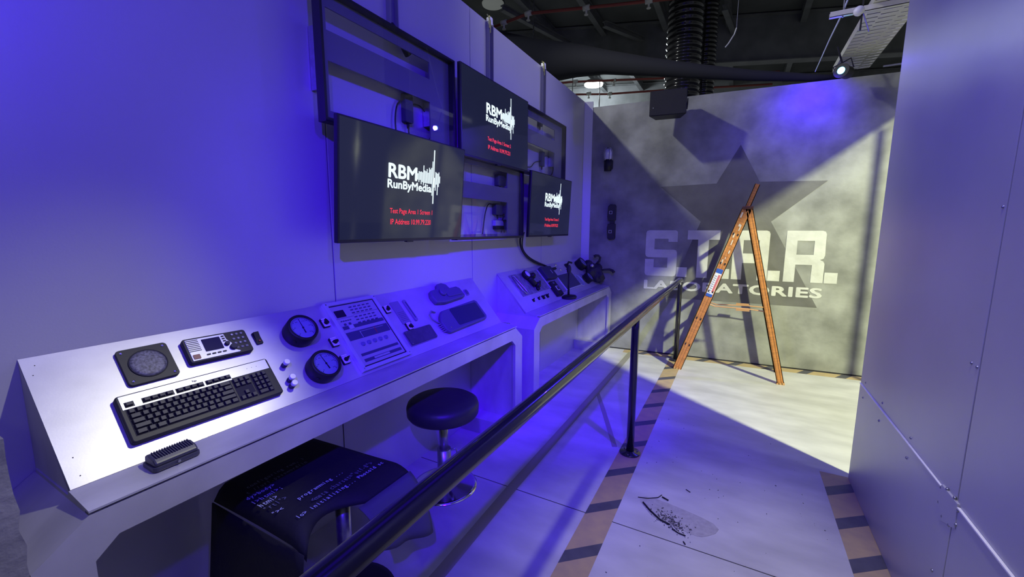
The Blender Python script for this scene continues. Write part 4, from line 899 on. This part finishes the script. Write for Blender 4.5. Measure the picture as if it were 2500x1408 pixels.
for mm in (m1, m3): part('rubber_foot', MB().b2(-0.034, 0.034, -0.017, 0.015, -0.003, 0.018), M('worn_orange_metal'), t, M4=mm)

# debris on the floor
def twig(label, pts, r, cat='twig', name='twig'):
    solo(name, label, cat, MB().tube([(a, b, r+0.0012) for a, b in pts], r, 8), blackm, group='scraps of the swept pile', smooth=True)
twig('longest black cable scrap bending beside the dust pile', [(-0.365, 2.20), (-0.32, 2.15), (-0.26, 2.10), (-0.21, 2.085)], 0.0045, 'cable scrap', 'cable_scrap')
twig('thin forked black twig on the upper edge of the dust pile', [(-0.40, 2.235), (-0.35, 2.25), (-0.30, 2.285), (-0.285, 2.32)], 0.0022)
twig('short thick black scrap next to the forked twig', [(-0.28, 2.30), (-0.245, 2.285)], 0.004, 'cable scrap', 'cable_scrap')
twig('short black scrap at the low end of the dust pile', [(-0.195, 2.06), (-0.165, 2.045), (-0.13, 2.04)], 0.003, 'cable scrap', 'cable_scrap')
twig('tiny black scrap nearest the floor joint below the pile', [(-0.135, 1.995), (-0.125, 1.98)], 0.003, 'cable scrap', 'cable_scrap')
twig('tiny lone black scrap on the floor beyond the pile', [(-0.17, 2.44), (-0.145, 2.425)], 0.0022, 'cable scrap', 'cable_scrap')
mb = MB()
for k in range(260):
    a = random.gauss(-0.205, 0.045); b = 2.115+random.gauss(0, 0.028)-0.35*(a+0.205); r = random.uniform(0.001, 0.0035)
    mb.box((a, b, r*0.6+0.001), (r*random.uniform(1, 4), r, r*1.2), Matrix.Rotation(random.uniform(0, PI), 3, 'Z'))
for k in range(60):
    a = random.uniform(-0.45, 0.5); b = random.uniform(1.4, 3.4); r = random.uniform(0.0008, 0.0025)
    mb.box((a, b, r*0.6+0.001), (r*random.uniform(1, 4), r, r*1.2), Matrix.Rotation(random.uniform(0, PI), 3, 'Z'))
o = part('debris', mb, M('dark_crumbs', (0.08, 0.08, 0.08), 0.9)); tag(o, 'fine dark crumbs and splinters swept into a pile on the floor', 'debris'); o['kind'] = 'stuff'

# ================================================================ OVERHEAD THINGS
# cable tray
t = thing('cable_tray', 'perforated metal cable tray hanging above the top right of the star wall', 'cable tray', T(0.925, 5.0, 3.2))
mb = MB(); ly0, ly1 = -1.6, 0.90; y = ly0; k = 0
while y < ly1:
    mb.b2(-0.155, 0.155, y, y+0.022, 0.0, 0.003)
    if k % 2 == 0: mb.b2(-0.155, -0.06, y+0.022, y+0.04, 0, 0.003).b2(0.05, 0.155, y+0.022, y+0.04, 0, 0.003)
    else: mb.b2(-0.07, 0.07, y+0.022, y+0.04, 0, 0.003)
    y += 0.04; k += 1
traym = M('pale_galvanised_tray', (0.75, 0.74, 0.66), 0.35, 0.3)
part('tray_bed', mb, traym, t)
for s in (-1, 1): part('side_rail', MB().b2(s*0.157-0.002, s*0.157+0.002, ly0, ly1, 0, 0.06), traym, t)
for (a, b) in ((-0.415, 0.23), (-0.155, -0.10), (0.155, 0.155)): pass
t2 = thing('support_strut', 'slotted metal strut crossing under the cable tray', 'strut', T(0.74, 4.33, 3.175))
part('channel', MB().b2(-0.235, 0.36, -0.02, 0.02, -0.02, -0.016).b2(-0.235, 0.36, -0.02, -0.016, -0.02, 0.02).b2(-0.235, 0.36, 0.016, 0.02, -0.02, 0.02), traym, t2)
part('threaded_rod', MB().cyl((-0.15, 0, -0.03), (-0.15, 0, 2.4), 0.005, n=8), steel, t2)
part('threaded_rod', MB().cyl((0.34, 0, -0.03), (0.34, 0, 2.4), 0.005, n=8), steel, t2)
t3 = thing('hanging_camera', 'small pale round fitting on a dark rod below the cable tray', 'fitting', T(0.675, 4.25, 3.12))
part('rod', MB().cyl((0.02, 0, -0.12), (0.03, 0, 2.4), 0.006, n=8), blackm, t3)
part('dome', MB().ball((0, 0, 0.02), 0.035, 16, 10), white, t3, smooth=True)
part('drop_rod', MB().cyl((0.02, 0, 0.02), (0.075, 0, -0.14), 0.005, n=8), steel, t3)
solo('light_bar', 'slim pale horizontal bar beside the right wall below the cable tray', 'bar', MB().b2(-0.075, 0.075, -0.006, 0.006, -0.006, 0.006).cyl((0.07, 0, 0), (0.078, 0, 2.6), 0.003, n=6), steel, T(1.085, 5.0, 2.93))
solo('guy_wire', 'pale slanting wire running down to the blue stage light', 'wire', MB().tube([(0.515, 5.0, 2.967), (0.60, 5.0, 3.23), (0.67, 5.0, 3.42), (0.92, 5.0, 4.3), (1.25, 5.0, 5.6)], [0.003, 0.005, 0.007, 0.007, 0.007], 8), M('pale_blue_wire', (0.5, 0.55, 0.7), 0.4))
# black flexible ducts
ductm = M('black_gloss_duct', (0.012, 0.012, 0.014), 0.18, coat=0.6)
def duct(label, x, y, z0, z1, r, pitch=0.085, lean=0.0):
    prof = []; n_ = int((z1-z0)/pitch*6)
    for i in range(n_+1):
        z = z0+(z1-z0)*i/n_; prof.append((r*(1-0.10*(0.5-0.5*math.cos(2*PI*(z-z0)/pitch))**0.6), z))
    mb = MB().lathe(prof, 40)
    mb.v = [(a+lean*(c-z0), b, c) for a, b, c in mb.v]
    solo('flexible_duct', label, 'duct', mb, ductm, T(x, y, 0), smooth=True, group='black ribbed ducts behind the star wall')
duct('large black ribbed duct rising behind the star wall', -0.92, 7.0, 0, 5.6, 0.255, lean=0.0)
duct('smaller black ribbed duct behind the large one', -0.74, 8.2, 0, 5.6, 0.19, 0.07)
solo('fabric_duct', 'long dark tapering sleeve sagging across under the roof', 'duct', MB().tube([(-4.2, 6, 4.4), (-2.99, 6, 4.0), (-2.6, 6, 3.93), (-2.2, 6, 3.87), (-1.79, 6, 3.78), (-1.2, 6, 3.62), (-0.62, 6, 3.47), (0.0, 6, 3.32), (0.6, 6, 3.20), (0.9, 6, 3.15)], [0.38, 0.31, 0.27, 0.21, 0.15, 0.11, 0.085, 0.06, 0.04, 0.02], 24), M('dull_black_fabric', (0.012, 0.013, 0.018), 0.9), smooth=True)
solo('duct_hanger', 'short pale curved strap hanging below the roof right of the large duct', 'strap', MB().cyl((-0.22, 6.4, 4.04), (-0.22, 6.4, 5.6), 0.002, n=6).tube([(-0.22, 6.4, 4.05), (-0.24, 6.4, 3.98), (-0.30, 6.4, 3.88), (-0.335, 6.4, 3.84)], 0.008, 8), silver)
# high-bay lamps
def bay(label, x, y, z, r=1.0, strength=14):
    t = thing('high_bay_lamp', label, 'ceiling lamp', T(x, y, z) @ Matrix.Scale(r, 4), 'round high-bay lamps')
    part('body', MB().lathe([(0.12, 0.12), (0.30, 0.06), (0.33, 0.0), (0.30, -0.01)], 32), M('lamp_casing', (0.1, 0.1, 0.1), 0.5), t, smooth=True)
    part('diffuser', MB().lathe([(0.30, -0.012), (0.29, -0.05), (0.001, -0.07)], 32), M('lit_lamp_diffuser%g' % strength, (0.08, 0.09, 0.08), 0.5, emit=(0.92, 1.0, 0.95), estr=strength), t, smooth=True, label='glowing round diffuser')
    part('hook', MB().cyl((0, 0, 0.12), (0, 0, 0.35), 0.01, n=8), steel, t)
bay('round glowing high-bay lamp seen over the far left corner of the set', -3.62, 11.1, 5.25, 0.8)
bay('round high-bay lamp at the very top edge above the left wall', -4.12, 6.85, 5.45, 0.65, 0.10)
bay('round high-bay lamp above the far side of the left wall', -3.85, 2.4, 5.22+0.25)
# sprinkler pipes
redm = M('dull_red_pipe', (0.30, 0.06, 0.05), 0.5); fit = M('pale_fitting', (0.7, 0.7, 0.66), 0.5)
def pipe(label, pts, heads, r=0.022):
    t = thing('sprinkler_pipe', label, 'pipe', T(*pts[0]), 'red sprinkler pipes under the roof'); o = Vector(pts[0])
    part('pipe', MB().tube([Vector(p)-o for p in pts], r, 10), redm, t, smooth=True)
    for h_ in heads:
        h_ = Vector(h_)-o; part('sprinkler_head', MB().cyl(h_+Vector((-0.05, 0, 0)), h_+Vector((0.05, 0, 0)), r*1.7, n=10).cyl(h_, h_+Vector((0, 0, -0.09)), 0.014, n=8).cyl(h_+Vector((0, 0, -0.09)), h_+Vector((0, 0, -0.1)), 0.03, n=10), fit, t, smooth=True)
z = 4.7
def atz(x, y, z0=5.5):  # point measured at 5.5 m brought down to z along the view ray
    f_ = (z-CAMZ)/(z0-CAMZ); return (x*f_, y*f_, z)
pipe('nearest red sprinkler pipe under the roof at the top of the view', [atz(-5.6, 7.9), atz(-3.776, 7.566), atz(-2.275, 8.027), atz(-0.6, 8.5)], [atz(-4.35, 7.65), atz(-3.776, 7.566), atz(-2.75, 7.88), atz(-1.70, 8.18)])
pipe('middle red sprinkler pipe beside the glowing high-bay lamp', [atz(-5.8, 11.1), atz(-4.358, 11.414), atz(-1.886, 12.375), atz(0.6, 13.2)], [atz(-4.25, 11.45), atz(-3.3, 11.85)])
pipe('farthest red sprinkler pipe just above the star wall', [atz(-5.6, 12.4), atz(-4.6, 12.5), atz(-3.778, 12.9), atz(-2.3, 13.3), atz(0.5, 14.2)], [atz(-4.25, 12.6), atz(-3.7, 12.9)])
for (x, y, z0_, z1_, lb) in ((-3.39, 7.0, 4.3, 5.6, 'thin hanging rod nearest, above the left wall'), (-3.785, 10.0, 4.6, 5.6, 'thin hanging rod left of the glowing high-bay lamp'), (-3.115, 10.0, 4.2, 5.6, 'thin hanging rod under the glowing high-bay lamp')):
    solo('hanging_rod', lb, 'rod', MB().cyl((0, 0, z0_), (0, 0, z1_), 0.012, n=8), steel, T(x, y, 0), group='thin hanging rods')
